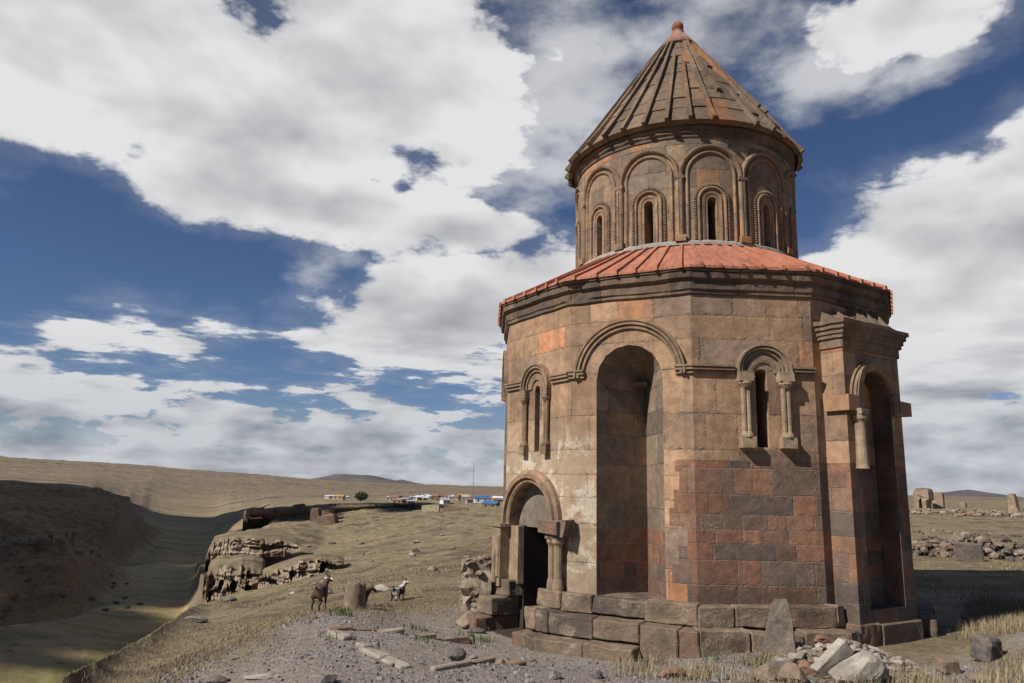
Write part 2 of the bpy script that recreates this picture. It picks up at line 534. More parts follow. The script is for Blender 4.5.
M_TYMP = masonry('tympanum_stone', [(.0, (0.162, 0.135, 0.105)), (.5, (0.153, 0.127, 0.100))], w=5, h=5, seed=31.0, joint=.1)
M_CORN = masonry('cornice_stone', [(.0, (0.139, 0.097, 0.069)), (.3, (0.112, 0.082, 0.062)), (.6, (0.162, 0.109, 0.074)), (.85, (0.101, 0.077, 0.061))],
                 w=.9, h=3.3, seed=33.0, joint=.6)
M_PLINTH = stone('plinth_stone', [(0.182, 0.130, 0.090), (0.127, 0.096, 0.072), (0.209, 0.150, 0.101), (0.108, 0.083, 0.065), (0.193, 0.142, 0.099), (0.171, 0.110, 0.074)],
                 crust=(0.440, 0.350, 0.252), crust_amt=.8, dirt=.75, bumpd=.06)


def red_roof():
    m, t, b = mat_new('red_roof_slabs', 0.85)
    uvn = t.new('ShaderNodeUVMap', uv_map='UVMap').outputs[0]
    pos = t.new('ShaderNodeNewGeometry').outputs['Position']
    big = t.noise(pos, scale=1.3, detail=6.0, rough=.65)
    fine = t.noise(pos, scale=26.0, detail=6.0, rough=.65)
    col = t.ramp(big, [(.28, (.20, .082, .050)), (.42, (.37, .138, .080)), (.53, (.44, .175, .105)), (.63, (.32, .140, .088)), (.75, (.42, .230, .155))])
    tone = t.rng(fine, .25, .75, .8, 1.15)
    col = t.mix(1.0, col, t.xyz(tone, tone, tone), 'MULTIPLY')
    st = t.noise(t.v('MULTIPLY', uvn, (7.0, 0.8, 0.0)), scale=1.0, detail=5.0, rough=.6)
    col = t.mix(t.rng(st, .48, .66, .0, .7), col, (.155, .082, .060))
    col = t.mix(t.rng(t.noise(pos, scale=5.0, detail=6.0, rough=.7), .58, .70, 0, .45), col, (.50, .33, .26))
    t.put(b.inputs['Base Color'], col)
    bump(t, b, t.m('ADD', big, t.m('MULTIPLY', fine, .5)), .6, .02)
    return m


M_RED = red_roof()
M_CAP = masonry('cap_stone', [(.0, (.285, .145, .100)), (.4, (.255, .125, .088)), (.7, (.30, .165, .115))], w=.8, h=.4, seed=41.0, joint=.5)
M_DARK, _t, _b = mat_new('painted_inside_shade')
_b.inputs['Base Color'].default_value = (.045, .034, .028, 1)  # near-black: the shade of doorway and room is put into the colour
# ------------------------------------------------------------------ the church
church = empty('church', (CEN.x, CEN.y, 0))
tag(church, 'twelve-sided brown tuff church with a ribbed cone dome and faded red lower roof', 'church')


def pol(R, deg, z=0.0):
    a = radians(deg)
    p = CEN + TOC * (R * cos(a)) + RGT * (R * sin(a))
    return Vector((p.x, p.y, z))


RW = 4.66
TH = [-60, -29.8, 1.5, 31, 61, 91, 121, 151, 181, 211, 241, 270.5, 300]
Z_TOP = 6.50
side = [(pol(RW, TH[i + 1]) - pol(RW, TH[i])).length for i in range(12)]
ustart = [sum(side[:i]) for i in range(12)]


def facemap(i):
    a, c = pol(RW, TH[i]), pol(RW, TH[i + 1])
    t = (c - a).normalized()
    n = Vector((t.y, -t.x, 0))
    if n.dot(a - CEN) < 0:
        n = -n

    def M(u, z, off=0.0):
        p = a + t * u + n * off
        return Vector((p.x, p.y, z))
    M.n, M.t, M.L = n, t, (c - a).length
    return M


FM = [facemap(i) for i in range(12)]


def sweepmap(R):
    """cylinder map: u is arc length from straight-towards-camera"""
    def M(u, z, off=0.0):
        return pol(R + off, degrees(u / R), z)
    return M


def wall_strips(mb, M, u0, u1, z0, z1, ops, uo=0.0, du=None, seg=8):
    """a wall with openings (uc, half width, sill, spring, arched), cut into strips that meet exactly"""
    us = {u0, u1}
    for (uc, hw, zb, zs, ar) in ops:
        k = seg if ar else 1
        for j in range(k + 1):
            us.add(uc - hw * cos(pi * j / k) if ar else uc - hw + 2 * hw * j)
    if du:
        n = max(1, int((u1 - u0) / du))
        for j in range(n):
            q = u0 + (u1 - u0) * j / n
            if all(abs(q - x) > .03 for x in us):
                us.add(q)
    us = sorted(us)

    def top(o, u):
        uc, hw, zb, zs, ar = o
        return zs + (sqrt(max(0, hw * hw - (u - uc) ** 2)) if ar else 0)
    for a, c in zip(us[:-1], us[1:]):
        if c - a < 1e-5:
            continue
        mdl = (a + c) / 2
        cuts = sorted([o for o in ops if abs(mdl - o[0]) < o[1]], key=lambda o: o[2])
        la, lc = z0, z0
        for o in cuts + [None]:
            ta, tc = (z1, z1) if o is None else (o[2], o[2])
            if ta - la > 1e-4 or tc - lc > 1e-4:
                zs = [0.0, 1.0]
                mb.face([M(a, la), M(c, lc), M(c, tc), M(a, ta)],
                        [(uo + a, la), (uo + c, lc), (uo + c, tc), (uo + a, ta)])
            if o is not None:
                la, lc = top(o, a), top(o, c)


def outline(o, seg=12):
    uc, hw, zb, zs, ar = o
    pts = [(uc - hw, zb)]
    if ar:
        pts += [(uc - hw * cos(pi * j / seg), zs + hw * sin(pi * j / seg)) for j in range(seg + 1)]
    else:
        pts += [(uc - hw, zs), (uc + hw, zs)]
    pts.append((uc + hw, zb))
    return pts


def reveal(mb, M, o, d0, d1, seg=8, sill=True, uo=0.0):
    p = outline(o, seg)
    if sill:
        p = p + [p[0]]
    L = 0
    for a, c in zip(p[:-1], p[1:]):
        l = sqrt((a[0] - c[0]) ** 2 + (a[1] - c[1]) ** 2)
        mb.face([M(a[0], a[1], d0), M(c[0], c[1], d0), M(c[0], c[1], d1), M(a[0], a[1], d1)],
                [(uo + L, d0), (uo + L + l, d0), (uo + L + l, d1), (uo + L, d1)])
        L += l


def sweep(mb, M, path, prof, smooth=False, caps=True):
    """path: (u, z, lateral dir (du,dz)); prof: (lateral, off) closed loop"""
    rings, L = [], 0
    for k, (u, z, (lu, lz)) in enumerate(path):
        if k:
            L += sqrt((u - path[k - 1][0]) ** 2 + (z - path[k - 1][1]) ** 2)
        rings.append(([M(u + lu * a, z + lz * a, o) for a, o in prof], L))
    n = len(prof)
    ac = [0]
    for j in range(n):
        p, q = prof[j], prof[(j + 1) % n]
        ac.append(ac[-1] + sqrt((p[0] - q[0]) ** 2 + (p[1] - q[1]) ** 2))
    for (A, la), (B, lb) in zip(rings[:-1], rings[1:]):
        for j in range(n):
            k = (j + 1) % n
            mb.face([A[j], A[k], B[k], B[j]], [(la, ac[j]), (la, ac[j + 1]), (lb, ac[j + 1]), (lb, ac[j])], smooth)
    if caps:
        for ring, l in (rings[0], rings[-1]):
            mb.face(ring, [(l + a, o) for a, o in prof])


def arcpath(uc, zc, r, a0=180, a1=0, seg=20):
    return [(uc + r * cos(radians(a0 + (a1 - a0) * k / seg)), zc + r * sin(radians(a0 + (a1 - a0) * k / seg)),
             (cos(radians(a0 + (a1 - a0) * k / seg)), sin(radians(a0 + (a1 - a0) * k / seg)))) for k in range(seg + 1)]


def lathe(mb, M, u, off, prof, seg=14, a0=0, a1=360, flute=0.0):
    """prof (r, z) turned about a vertical axis standing at (u, off) in a face frame"""
    P, UV = [], []
    for (r, z) in prof:
        row, uvr = [], []
        for k in range(seg + 1):
            a = radians(a0 + (a1 - a0) * k / seg)
            rr = r * (1 - flute * (k % 2))
            row.append(M(u + rr * cos(a), z, off + rr * sin(a)))
            uvr.append((r * a, z))
        P.append(row)
        UV.append(uvr)
    mb.grid(P, UV, smooth=flute == 0)


# string course / moulding profiles (lateral from inner edge, projection)
def mould(w, d):
    return [(0, -.02), (0, d * .45), (w * .22, d * .45), (w * .28, d * .25), (w * .36, d * .25), (w * .42, d * .8), (w * .66, d * .8),
            (w * .72, d * .5), (w * .78, d), (w, d), (w, -.02)]


# ---- openings of each face
OPEN_A = [(1.235, .095, 3.42, 4.76, True), (1.12, .80, -.5, 1.95, True)]
OPEN_N = lambda i: [(side[i] / 2, .68, .66, 4.82, True)]
OPEN_W = lambda i: [(1.335 if i == 2 else side[i] / 2, .115, 3.50, 4.87, True)]
faces_kind = {0: 'A', 1: 'N', 2: 'W', 3: 'B', 4: 'W', 5: 'N', 6: 'W', 7: 'N', 8: 'W', 9: 'N', 10: 'W', 11: 'N'}
wall = MB()
niche = MB()
slit = MB()
for i in range(12):
    M = FM[i]
    k = faces_kind[i]
    ops = OPEN_A if k == 'A' else OPEN_N(i) if k == 'N' else OPEN_W(i) if k == 'W' else [(side[i] / 2, .75, .6, 4.35, True)]
    wall_strips(wall, M, 0, M.L, -.9, Z_TOP, ops, uo=ustart[i], du=.5)
    for o in ops:
        if k == 'W' or (k == 'A' and o[1] < .3):
            reveal(slit, M, o, 0, -.55)
wall_o = wall.build('wall', M_WALL, church, merge=False)
wall_o.location = -church.location


def add(mb, name, mat, parent=church, **kw):
    o = mb.build(name, mat, None, **kw)
    o.parent = parent
    if parent is church:
        o.location = -church.location
    return o


# ---- triangular niches with a conch
for i in (1, 5, 7, 9, 11):
    M = FM[i]
    nb = MB()
    uc, hw, zb, zs, _ = OPEN_N(i)[0]
    D = 1.12
    apex_z = zs + .12
    for s in (-1, 1):
        rows, uvs = [], []
        for q in range(7):
            f = q / 6
            rows.append([M(uc + s * hw * (1 - f), zb, -D * f), M(uc + s * hw * (1 - f), zs, -D * f)])
            l = f * sqrt(hw * hw + D * D)
            uvs.append([(9.0 + 2.5 * i + s * l, zb), (9.0 + 2.5 * i + s * l, zs)])
        nb.grid(rows, uvs, smooth=False)
    seg = 16
    P, UV = [], []
    for q in range(seg + 1):
        a = pi * q / seg
        e = (uc - hw * cos(a), zs + hw * sin(a), 0)
        base = (uc, zs, -D)
        row, uvr = [], []
        for r in range(7):
            f = r / 6
            # bulge the vault so it reads as a shell, not a flat fan
            bl = sin(pi * f) * .16 * sin(a)
            uu = e[0] + (base[0] - e[0]) * f
            zz = e[1] + (base[1] - e[1]) * f + bl
            row.append(M(uu, zz, -D * f))
            uvr.append((9.0 + 2.5 * i + a * .9, zs + f * 1.0))
        P.append(row)
        UV.append(uvr)
    nb.grid(P, UV, smooth=True)
    nb.face([M(uc - hw, zb, 0), M(uc + hw, zb, 0), M(uc, zb, -D)])
    # little squinch ledge deep in the conch
    nb.box(M, uc - .24, uc + .16, -D * .98, -D * .62, zs - .06, zs + .02, .01)
    add(nb, 'niche', M_NICHE, merge=False)

    # triple roll archivolt round the niche and its impost string
    ab = MB()
    R = .96
    sweep(ab, M, arcpath(uc, zs + .045, R, seg=30), mould(.19, .11))
    add(ab, 'arch_moulding', M_TRIM, merge=False)

# ---- the string course between arches and window hoods
sc = MB()


def string(i, a, c):
    path = [(a + (c - a) * k / 4, 4.865 if i else 4.84, (0, 1)) for k in range(5)]
    sweep(sc, FM[i], path, mould(.165, .115))


string(1, -.012, side[1] / 2 - .96 + .02)
string(1, side[1] / 2 + .96 - .02, side[1] + .03)
string(2, -.03, .80)
string(2, 1.905, 2.36)
string(0, 1.80, side[0] + .012)
string(0, 0.0, .68)
for i in (4, 6, 8, 10):
    string(i, 0, side[i] / 2 - .55)
    string(i, side[i] / 2 + .55, side[i])
for i in (5, 7, 9, 11):
    string(i, 0, side[i] / 2 - 1.15)
    string(i, side[i] / 2 + 1.15, side[i])
add(sc, 'string_course', M_TRIM, merge=False)


# ---- slit windows with paired colonnettes under a hood
def window(i, uc, zb, zs, rh, cu, cw, op):
    M = FM[i]
    w = MB()
    o = op
    reveal(w, M, o, 0.002, -.55)
    wo = add(w, 'window', M_WALL, merge=False)
    h = MB()
    sweep(h, M, [(uc - rh, zs - .06, (-1, 0))] + arcpath(uc, zs, rh, seg=22) + [(uc + rh, zs - .06, (1, 0))], mould(.17, .13))
    # plain soffit band under the hood
    sweep(h, M, arcpath(uc, zs - .02, rh - .16, seg=18), [(0, -.01), (0, .03), (.13, .045), (.13, -.01)])
    add(h, 'hood', M_PALE if i else M_TRIM, wo, merge=False)
    for s in (-1, 1):
        c = MB()
        u = uc + s * cu
        c.box(M, u - cw, u + cw, -.02, .20 if i else .13, zs - .20, zs - .02, .008)
        po = .085 if i else .055
        lathe(c, M, u, po, [(cw * .95, zs - .20), (cw * 1.0, zs - .25), (cw * .7, zs - .31), (cw * .62, zs - .33)], 12)
        for q in (-1, 1):
            lathe(c, M, u + q * cw * .33, po, [(cw * .40, zs - .33), (cw * .37, zb + .27), (cw * .46, zb + .25), (cw * .46, zb + .2)], 10)
        lathe(c, M, u, po, [(cw * .8, zb + .24), (cw * .95, zb + .2), (cw * .95, zb + .165)], 12)
        c.box(M, u - cw, u + cw, -.02, .19 if i else .13, zb - .03, zb + .17, .008)
        add(c, 'column', M_PALE if i else M_TRIM, wo, merge=False)
    return wo


window(2, 1.375, 3.51, 4.93, .36, .385, .135, OPEN_W(2)[0])
window(0, 1.235, 3.38, 4.80, .36, .42, .105, OPEN_A[0])
for i in (4, 6, 8, 10):
    window(i, side[i] / 2, 3.51, 4.93, .36, .385, .135, OPEN_W(i)[0])

# ---- the doorway on the left face
M = FM[0]
dw = MB()
oD = OPEN_A[1]
reveal(dw, M, oD, 0.0, -.42, uo=30)
door = add(dw, 'doorway', M_WALL, merge=False)
jb = MB()   # jambs and threshold narrowing the opening, with deep cheeks
jb.box(M, .30, .66, -.10, .06, .62, 1.83, .012)
jb.box(M, 1.70, 1.94, -.60, -.06, -.3, 1.80, .02)
jb.box(M, .32, 1.92, -1.05, -.30, 1.83, 2.02, .01)
add(jb, 'door_jamb', M_PALE, door, merge=False)
dk = MB()   # cheek and floor of the passage, coloured near-black in place of shade
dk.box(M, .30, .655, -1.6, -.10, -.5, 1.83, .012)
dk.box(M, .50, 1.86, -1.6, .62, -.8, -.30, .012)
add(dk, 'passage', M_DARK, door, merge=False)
ty = MB()
for k in range(16):
    a, c = pi * k / 16, pi * (k + 1) / 16
    q = [(1.12 - .79 * cos(a), 1.95 + .79 * sin(a)), (1.12 - .79 * cos(c), 1.95 + .79 * sin(c)), (1.12 - .79 * cos(c), 1.82), (1.12 - .79 * cos(a), 1.82)]
    ty.face([M(u, z, -.16) for u, z in q], q)
q = [(.33, 1.82), (1.91, 1.82)]
ty.face([M(.33, 1.82, -.16), M(1.91, 1.82, -.16), M(1.91, 1.82, -.5), M(.33, 1.82, -.5)])
add(ty, 'tympanum', M_TYMP, door, merge=False)
da = MB()
PR = [(0, -.16), (0, .10), (.04, .14), (.07, .14), (.08, .10), (.10, .10), (.12, .19), (.21, .20), (.22, .14), (.25, .12), (.29, .10), (.29, -.02)]
sweep(da, M, [(1.12 - .79, 1.80, (-1, 0))] + arcpath(1.12, 1.95, .79, seg=26) + [(1.12 + .79, 1.90, (1, 0))], PR)
add(da, 'door_arch', M_TRIM, door, merge=False)
# left pier: pilaster in two planes with a broken carved panel
lp = MB()
lp.box(M, -.04, .30, -.02, .30, .55, 1.80, .015)
lp.box(M, .02, .27, .30, .325, .75, 1.62, .012)
lp.box(M, -.07, .36, -.02, .34, 1.80, 1.86, .012)
lathe(lp, M, .12, .33, [(.07, .62), (.06, .85), (.055, 1.2), (.03, 1.3)], 10)
add(lp, 'pilaster', M_PALE, door, merge=False)
# right capital block and colonnettes
cp = MB()
cp.box(M, 1.84, 2.50, -.02, .34, 1.77, 2.03, .02)
cp.box(M, 2.40, 2.62, -.02, .26, 1.72, 2.06, .03)
cp.box(M, 1.98, 2.40, -.02, .27, 1.66, 1.77, .015)
add(cp, 'capital', M_PLINTH, door, merge=False)
cc = MB()
for uu, ofs, r in ((2.08, .16, .075), (2.29, .16, .085)):
    lathe(cc, M, uu, ofs, [(r * 1.5, 1.67), (r * 1.5, 1.60), (r * 1.05, 1.54), (r, 1.5), (r * .96, .92), (r * 1.2, .86), (r * 1.35, .76), (r * 1.35, .70)], 12)
cc.box(M, 1.94, 2.12, -.02, .10, .70, 1.62, .02)
add(cc, 'column', M_PALE, door, merge=False)

# ---- eaves cornice: stepped mouldings on all twelve sides, worn away at one corner
co = MB()
PROF = [(0, 6.40), (.045, 6.44), (.045, 6.50), (.075, 6.52), (.085, 6.64), (.06, 6.66), (.06, 6.69), (.15, 6.73), (.165, 6.83), (.13, 6.84), (.185, 6.86), (.185, 6.93), (-.4, 6.94)]
for i in range(12):
    M = FM[i]
    t15 = tan(radians(15.0))
    n = 14
    for k in range(n):
        for (o0, z0), (o1, z1) in zip(PROF[:-1], PROF[1:]):
            pts, uv = [], []
            for (kk, o, z) in ((k, o0, z0), (k + 1, o0, z0), (k + 1, o1, z1), (k, o1, z1)):
                f = kk / n
                u = -o * t15 + (M.L + 2 * o * t15) * f
                jz = (noise.noise((u * 1.7 + i * 9, z * 3, 3.3)) * .02) if 0 < kk < n else 0
                jo = (noise.noise((u * 2.9 + i * 7, z * 5, 9.1)) * .022) if 0 < kk < n and o > .05 else 0
                # broken corner between the two left faces
                brk = 0
                if i == 1 and u < .42 and z > 6.5 and z < 6.9:
                    brk = -.10 * (1 - abs(u - .14) / .45)
                if i == 0 and M.L - u < .12 and z > 6.5 and z < 6.9:
                    brk = -.06
                pts.append(M(u, z + jz, max(.0, o + jo + brk) if o > 0 else o))
                uv.append((ustart[i] + u, z + o))
            co.face(pts, uv)
add(co, 'cornice', M_CORN, merge=False)

# ---- lower roof: red slabs with raised ribs running up to the drum
RD = 2.73
RE = RW + .185 / cos(radians(15))
rf = MB()
rb = MB()


def rim(R, deg, extra=0.0):
    """point of the twelve-sided outline of circumradius R at an angle"""
    d = deg
    while d < TH[0]: d += 360
    while d >= TH[12]: d -= 360
    for i in range(12):
        if TH[i] <= d < TH[i + 1]:
            break
    a, c = TH[i], TH[i + 1]
    r = R * cos(radians((c - a) / 2)) / cos(radians(d - (a + c) / 2))
    return r


def roofpt(deg, f, lift=0.0):
    r = rim(RE + .03, deg) * (1 - f) + (RD - .04) * f
    z = 6.955 + (8.08 - 6.955) * f
    return pol(r, deg, z + lift)


angs = sorted(set([round(TH[i] + (TH[i + 1] - TH[i]) * k / 12, 3) for i in range(12) for k in range(12)]))
angs.append(angs[0] + 360)
for a, c in zip(angs[:-1], angs[1:]):
    for k in range(8):
        f0, f1 = k / 8, (k + 1) / 8
        jl = lambda q, f: noise.noise((q * .35, f * 5, 1.2)) * .012
        rf.face([roofpt(a, f0, jl(a, f0)), roofpt(c, f0, jl(c, f0)), roofpt(c, f1, jl(c, f1)), roofpt(a, f1, jl(a, f1))],
                [(radians(a) * 4, f0 * 2.2), (radians(c) * 4, f0 * 2.2), (radians(c) * 4, f1 * 2.2), (radians(a) * 4, f1 * 2.2)])
    p0, p1 = roofpt(a, 0), roofpt(c, 0)
    rf.face([p0, p1, p1 - Vector((0, 0, .05)), p0 - Vector((0, 0, .05))], [(radians(a) * 4, 0), (radians(c) * 4, 0), (radians(c) * 4, .05), (radians(a) * 4, .05)])
lower_roof = add(rf, 'lower_roof', M_RED, merge=False)
for i in range(12):
    for k in range(6):
        deg = TH[i] + (TH[i + 1] - TH[i]) * (k + .5) / 6 + rng.uniform(-.5, .5)
        w = .040
        hgt = .050
        f1 = 1.0
        P = []
        for q in range(6):
            f = -.022 + (f1 + .022) * q / 5
            c = roofpt(deg, f)
            tn = (roofpt(deg + .4, f) - roofpt(deg - .4, f)).normalized()
            up = Vector((0, 0, 1))
            hh = hgt * (1.25 if q == 0 else 1) * rng.uniform(.9, 1.08)
            P.append([c - tn * w - up * .03, c - tn * w * .8 + up * hh, c + tn * w * .8 + up * hh, c + tn * w - up * .03])
        for A, B in zip(P[:-1], P[1:]):
            for a_, b_ in ((0, 1), (1, 2), (2, 3)):
                rb.face([A[a_], A[b_], B[b_], B[a_]], [(deg, 0), (deg, .1), (deg + .1, .1), (deg + .1, 0)])
        rb.face(P[0], [(0, 0), (0, .1), (.1, .1), (.1, 0)])
ribs = add(rb, 'roof_ribs', M_RED, lower_roof, merge=False)
# pale mortar fillet where roof meets drum
fl = MB()
PF = [(-.05, 8.00), (.10, 8.04), (.09, 8.10), (.02, 8.16), (-.05, 8.16)]
for k in range(96):
    a, c = 360 * k / 96, 360 * (k + 1) / 96
    for (r0, z0), (r1, z1) in zip(PF[:-1], PF[1:]):
        j = lambda q: noise.noise((q * .2, 5, 5)) * .02
        fl.face([pol(RD + r0, a, z0 + j(a)), pol(RD + r0, c, z0 + j(c)), pol(RD + r1, c, z1 + j(c)), pol(RD + r1, a, z1 + j(a))])
M_LEAD = stone('mortar_fillet', [(.34, .31, .27), (.30, .27, .24)], island=False, crust=(.45, .42, .38), dirt=.3)
add(fl, 'flashing', M_LEAD, lower_roof, merge='fix')

# ---- drum
drum_mb = MB()
MD = sweepmap(RD)
per = 2 * pi * RD
bay = per / 12
CTR = [radians(-15.9 + 30 * k) * RD for k in range(12)]
ops_d = [(c, .105, 8.10, 9.09, True) for c in CTR]
wall_strips(drum_mb, MD, CTR[0] - bay / 2, CTR[0] - bay / 2 + per, 7.6, 10.72, ops_d, uo=0, du=.16, seg=6)
drum = add(drum_mb, 'drum', M_DRUM, merge=False)
for c in CTR:
    w = MB()
    reveal(w, MD, (c, .105, 8.10, 9.09, True), .002, -.5, seg=6)
    # sunk panel frame, plain inner arch and roped outer hood
    sweep(w, MD, [(c - .165, 8.12, (-1, 0)), (c - .165, 8.6, (-1, 0))] + arcpath(c, 9.10, .165, seg=14) + [(c + .165, 8.6, (1, 0)), (c + .165, 8.12, (1, 0))],
          [(0, -.01), (0, .018), (.05, .03), (.06, -.01)])
    wo = add(w, 'window', M_DRUM, drum, merge=False)
    hd = MB()
    path = [(c - .30, 8.12, (-1, 0)), (c - .30, 8.45, (-1, 0)), (c - .30, 8.8, (-1, 0))] + arcpath(c, 9.11, .30, seg=18) + [(c + .30, 8.8, (1, 0)), (c + .30, 8.45, (1, 0)), (c + .30, 8.12, (1, 0))]
    sweep(hd, MD, path, [(-.03, -.01), (-.03, .045), (-.015, .06), (.01, .06), (.025, .035), (.035, .02), (.035, -.01)])
    # rope: closely set little billets round the hood
    n = 54
    tot = []
    for k in range(n + 1):
        f = k / n
        Ls, La = .9, pi * .375
        s_ = f * (2 * Ls + La)
        if s_ < Ls: tot.append((c - .375, 8.2 + s_, (-1, 0)))
        elif s_ < Ls + La:
            a = pi - (s_ - Ls) / .375
            tot.append((c + .375 * cos(a), 9.11 + .375 * sin(a), (cos(a), sin(a))))
        else: tot.append((c + .375, 9.1 - (s_ - Ls - La), (1, 0)))
    prof_rope = [(-.034, -.01), (-.028, .040), (0, .050), (.028, .040), (.034, -.01)]
    for (u, z, (lu, lz)) in tot:
        tu, tz = -lz, lu
        seg_ = [(u - tu * .013, z - tz * .013, (lu, lz)), (u + tu * .013, z + tz * .013, (lu, lz))]
        sweep(hd, MD, seg_, prof_rope)
    add(hd, 'hood', M_DRUM, wo, merge=False)
arc = MB()
for q, c in enumerate(CTR):
    r = bay / 2 - .085
    zc = 9.72
    for rr, w_, d_ in ((r, .105, .085), (r - .125, .075, .05)):
        path = [(c - rr, 8.16, (-1, 0)), (c - rr, 9.0, (-1, 0))] + arcpath(c, zc, rr, seg=24) + [(c + rr, 9.0, (1, 0)), (c + rr, 8.16, (1, 0))]
        prof = [(-.01, -.01)] + [(w_ / 2 - w_ / 2 * cos(pi * k / 7) - .0, d_ * sin(pi * k / 7)) for k in range(8)] + [(w_ + .01, -.01)]
        sweep(arc, MD, path, prof, smooth=False)
    ub = c + bay / 2
    arc.box(MD, ub - .115, ub + .115, -.01, .13, 8.12, 8.27, .006)
    arc.box(MD, ub - .10, ub + .10, -.01, .09, 9.62, 9.70, .004)
add(arc, 'blind_arcade', M_DRUM, drum, merge=False)
# drum cornice
dc = MB()
PD = [(0, 10.62), (.03, 10.64), (.03, 10.70), (.07, 10.74), (.06, 10.80), (.11, 10.84), (.10, 10.91), (.16, 10.94), (.19, 11.02), (.13, 11.04), (-.3, 11.05)]
for k in range(108):
    a, c = 360 * k / 108, 360 * (k + 1) / 108
    for (r0, z0), (r1, z1) in zip(PD[:-1], PD[1:]):
        def jj(q, r, z):
            q = q % 360
            e = noise.noise((cos(radians(q)) * 7, sin(radians(q)) * 7, z * 4)) * .03
            return pol(RD + max(0, r + (e if r > .05 else 0)), q, z + e * .5)
        dc.face([jj(a, r0, z0), jj(c, r0, z0), jj(c, r1, z1), jj(a, r1, z1)],
                [(radians(a) * 2.9, z0 + r0), (radians(c) * 2.9, z0 + r0), (radians(c) * 2.9, z1 + r1), (radians(a) * 2.9, z1 + r1)])
add(dc, 'drum_cornice', M_CORN, drum, merge=False)

# ---- the umbrella cone: 36 slabs in courses, ribs over the seams, some lost on the right
cs = MB()
cr = MB()
RC, ZC0, ZC1, RC1 = 2.92, 11.06, 14.60, .42
NS = 36
SL = sqrt((RC - RC1) ** 2 + (ZC1 - ZC0) ** 2)
nrm_o, nrm_z = (ZC1 - ZC0) / SL, (RC - RC1) / SL


def conept(deg, f, lift=0.0):
    r = RC + (RC1 - RC) * f + nrm_o * lift
    return pol(r, deg, ZC0 + (ZC1 - ZC0) * f + nrm_z * lift)


for s in range(NS):
    d0, d1 = -5.5 + 10 * s, 4.5 + 10 * s
    lost = ((d0 + 180) % 360 - 180)
    nrow = 9
    lifts = []
    for k in range(nrow):
        l = rng.uniform(-.012, .018)
        if 15 < lost < 80 and rng.random() < .4:
            l -= rng.uniform(.02, .06)
        lifts.append(l)
    for k in range(nrow):
        f0, f1 = k / nrow, (k + 1) / nrow
        if k == 0: f0 = -.03 + rng.uniform(-.012, .008)
        l = lifts[k]
        q = [conept(d0, f0, l + .012), conept(d1, f0, l + .012), conept(d1, f1, l), conept(d0, f1, l)]
        uvq = [(s * .5 + .02, f0 * SL), (s * .5 + .48, f0 * SL), (s * .5 + .48, f1 * SL), (s * .5 + .02, f1 * SL)]
        cs.face(q, uvq)
        b0, b1 = conept(d0, f0, -.12), conept(d1, f0, -.12)
        cs.face([q[0], q[1], b1, b0], [uvq[0], uvq[1], (s * .5 + .48, f0 * SL - .05), (s * .5 + .02, f0 * SL - .05)])
        c0, c1 = conept(d0, f0, -.12), conept(d0, f1, -.12)
        cs.face([q[0], q[3], c1, c0], [uvq[0], uvq[3], uvq[3], uvq[0]])
        c0, c1 = conept(d1, f0, -.12), conept(d1, f1, -.12)
        cs.face([q[1], q[2], c1, c0], [uvq[1], uvq[2], uvq[2], uvq[1]])
    # rib over the seam at d0
    lo = (d0 + 180) % 360 - 180
    fa, fb = -.04, .97
    if -8 < lo < 6: fb = .66 if lo > 0 else .78
    elif 6 <= lo < 16: fb = .95
    elif 16 <= lo < 26: fa, fb = .30, .97
    elif 26 <= lo < 85:
        fa, fb = rng.choice([(-.04, .32), (.25, .8), (-.04, .55), (.4, .97), (-.04, .97)])
    nseg = 8
    P = []
    for k in range(nseg + 1):
        f = fa + (fb - fa) * k / nseg
        r = RC + (RC1 - RC) * f
        w = min(.048, .020 + .018 * r)
        h = .095 * rng.uniform(.85, 1.12) + (.015 if k == 0 else 0)
        dw_ = degrees(w / max(r, .3))
        P.append([conept(d0 - dw_, f, -.03), conept(d0 - dw_ * .85, f, h), conept(d0 + dw_ * .85, f, h), conept(d0 + dw_, f, -.03)])
    for k, (A, B) in enumerate(zip(P[:-1], P[1:])):
        for a_, b_ in ((0, 1), (1, 2), (2, 3)):
            cr.face([A[a_], A[b_], B[b_], B[a_]], [(s * .5 + .25, k * .5), (s * .5 + .3, k * .5), (s * .5 + .3, k * .5 + .5), (s * .5 + .25, k * .5 + .5)])
    cr.face(P[0], [(s * .5, 0)] * 4)
    cr.face(P[-1], [(s * .5, 0)] * 4)
cone = add(cs, 'cone_roof', M_CONE, merge=False)
add(cr, 'roof_ribs', M_CONE, cone, merge=False)
# finial: little bell cap, neck and ball
fn = MB()
PFN = [(.30, 14.50), (.52, 14.53), (.545, 14.58), (.52, 14.62), (.36, 14.82), (.24, 14.98), (.165, 15.06), (.155, 15.10), (.17, 15.13), (.13, 15.15), (.12, 15.18),
       (.15, 15.21), (.165, 15.28), (.15, 15.36), (.10, 15.42), (.0, 15.44)]
for k in range(32):
    a, c = 360 * k / 32, 360 * (k + 1) / 32
    for (r0, z0), (r1, z1) in zip(PFN[:-1], PFN[1:]):
        e = lambda r, q: r * (1 + .03 * noise.noise((cos(radians(q)) * 3, sin(radians(q)) * 3, r * 9)))
        fn.face([pol(e(r0, a), a, z0), pol(e(r0, c), c, z0), pol(e(r1, c), c, z1), pol(e(r1, a), a, z1)],
                [(radians(a) * .5, z0), (radians(c) * .5, z0), (radians(c) * .5, z1), (radians(a) * .5, z1)], smooth=True)
add(fn, 'finial', M_CAP, cone, merge=True)

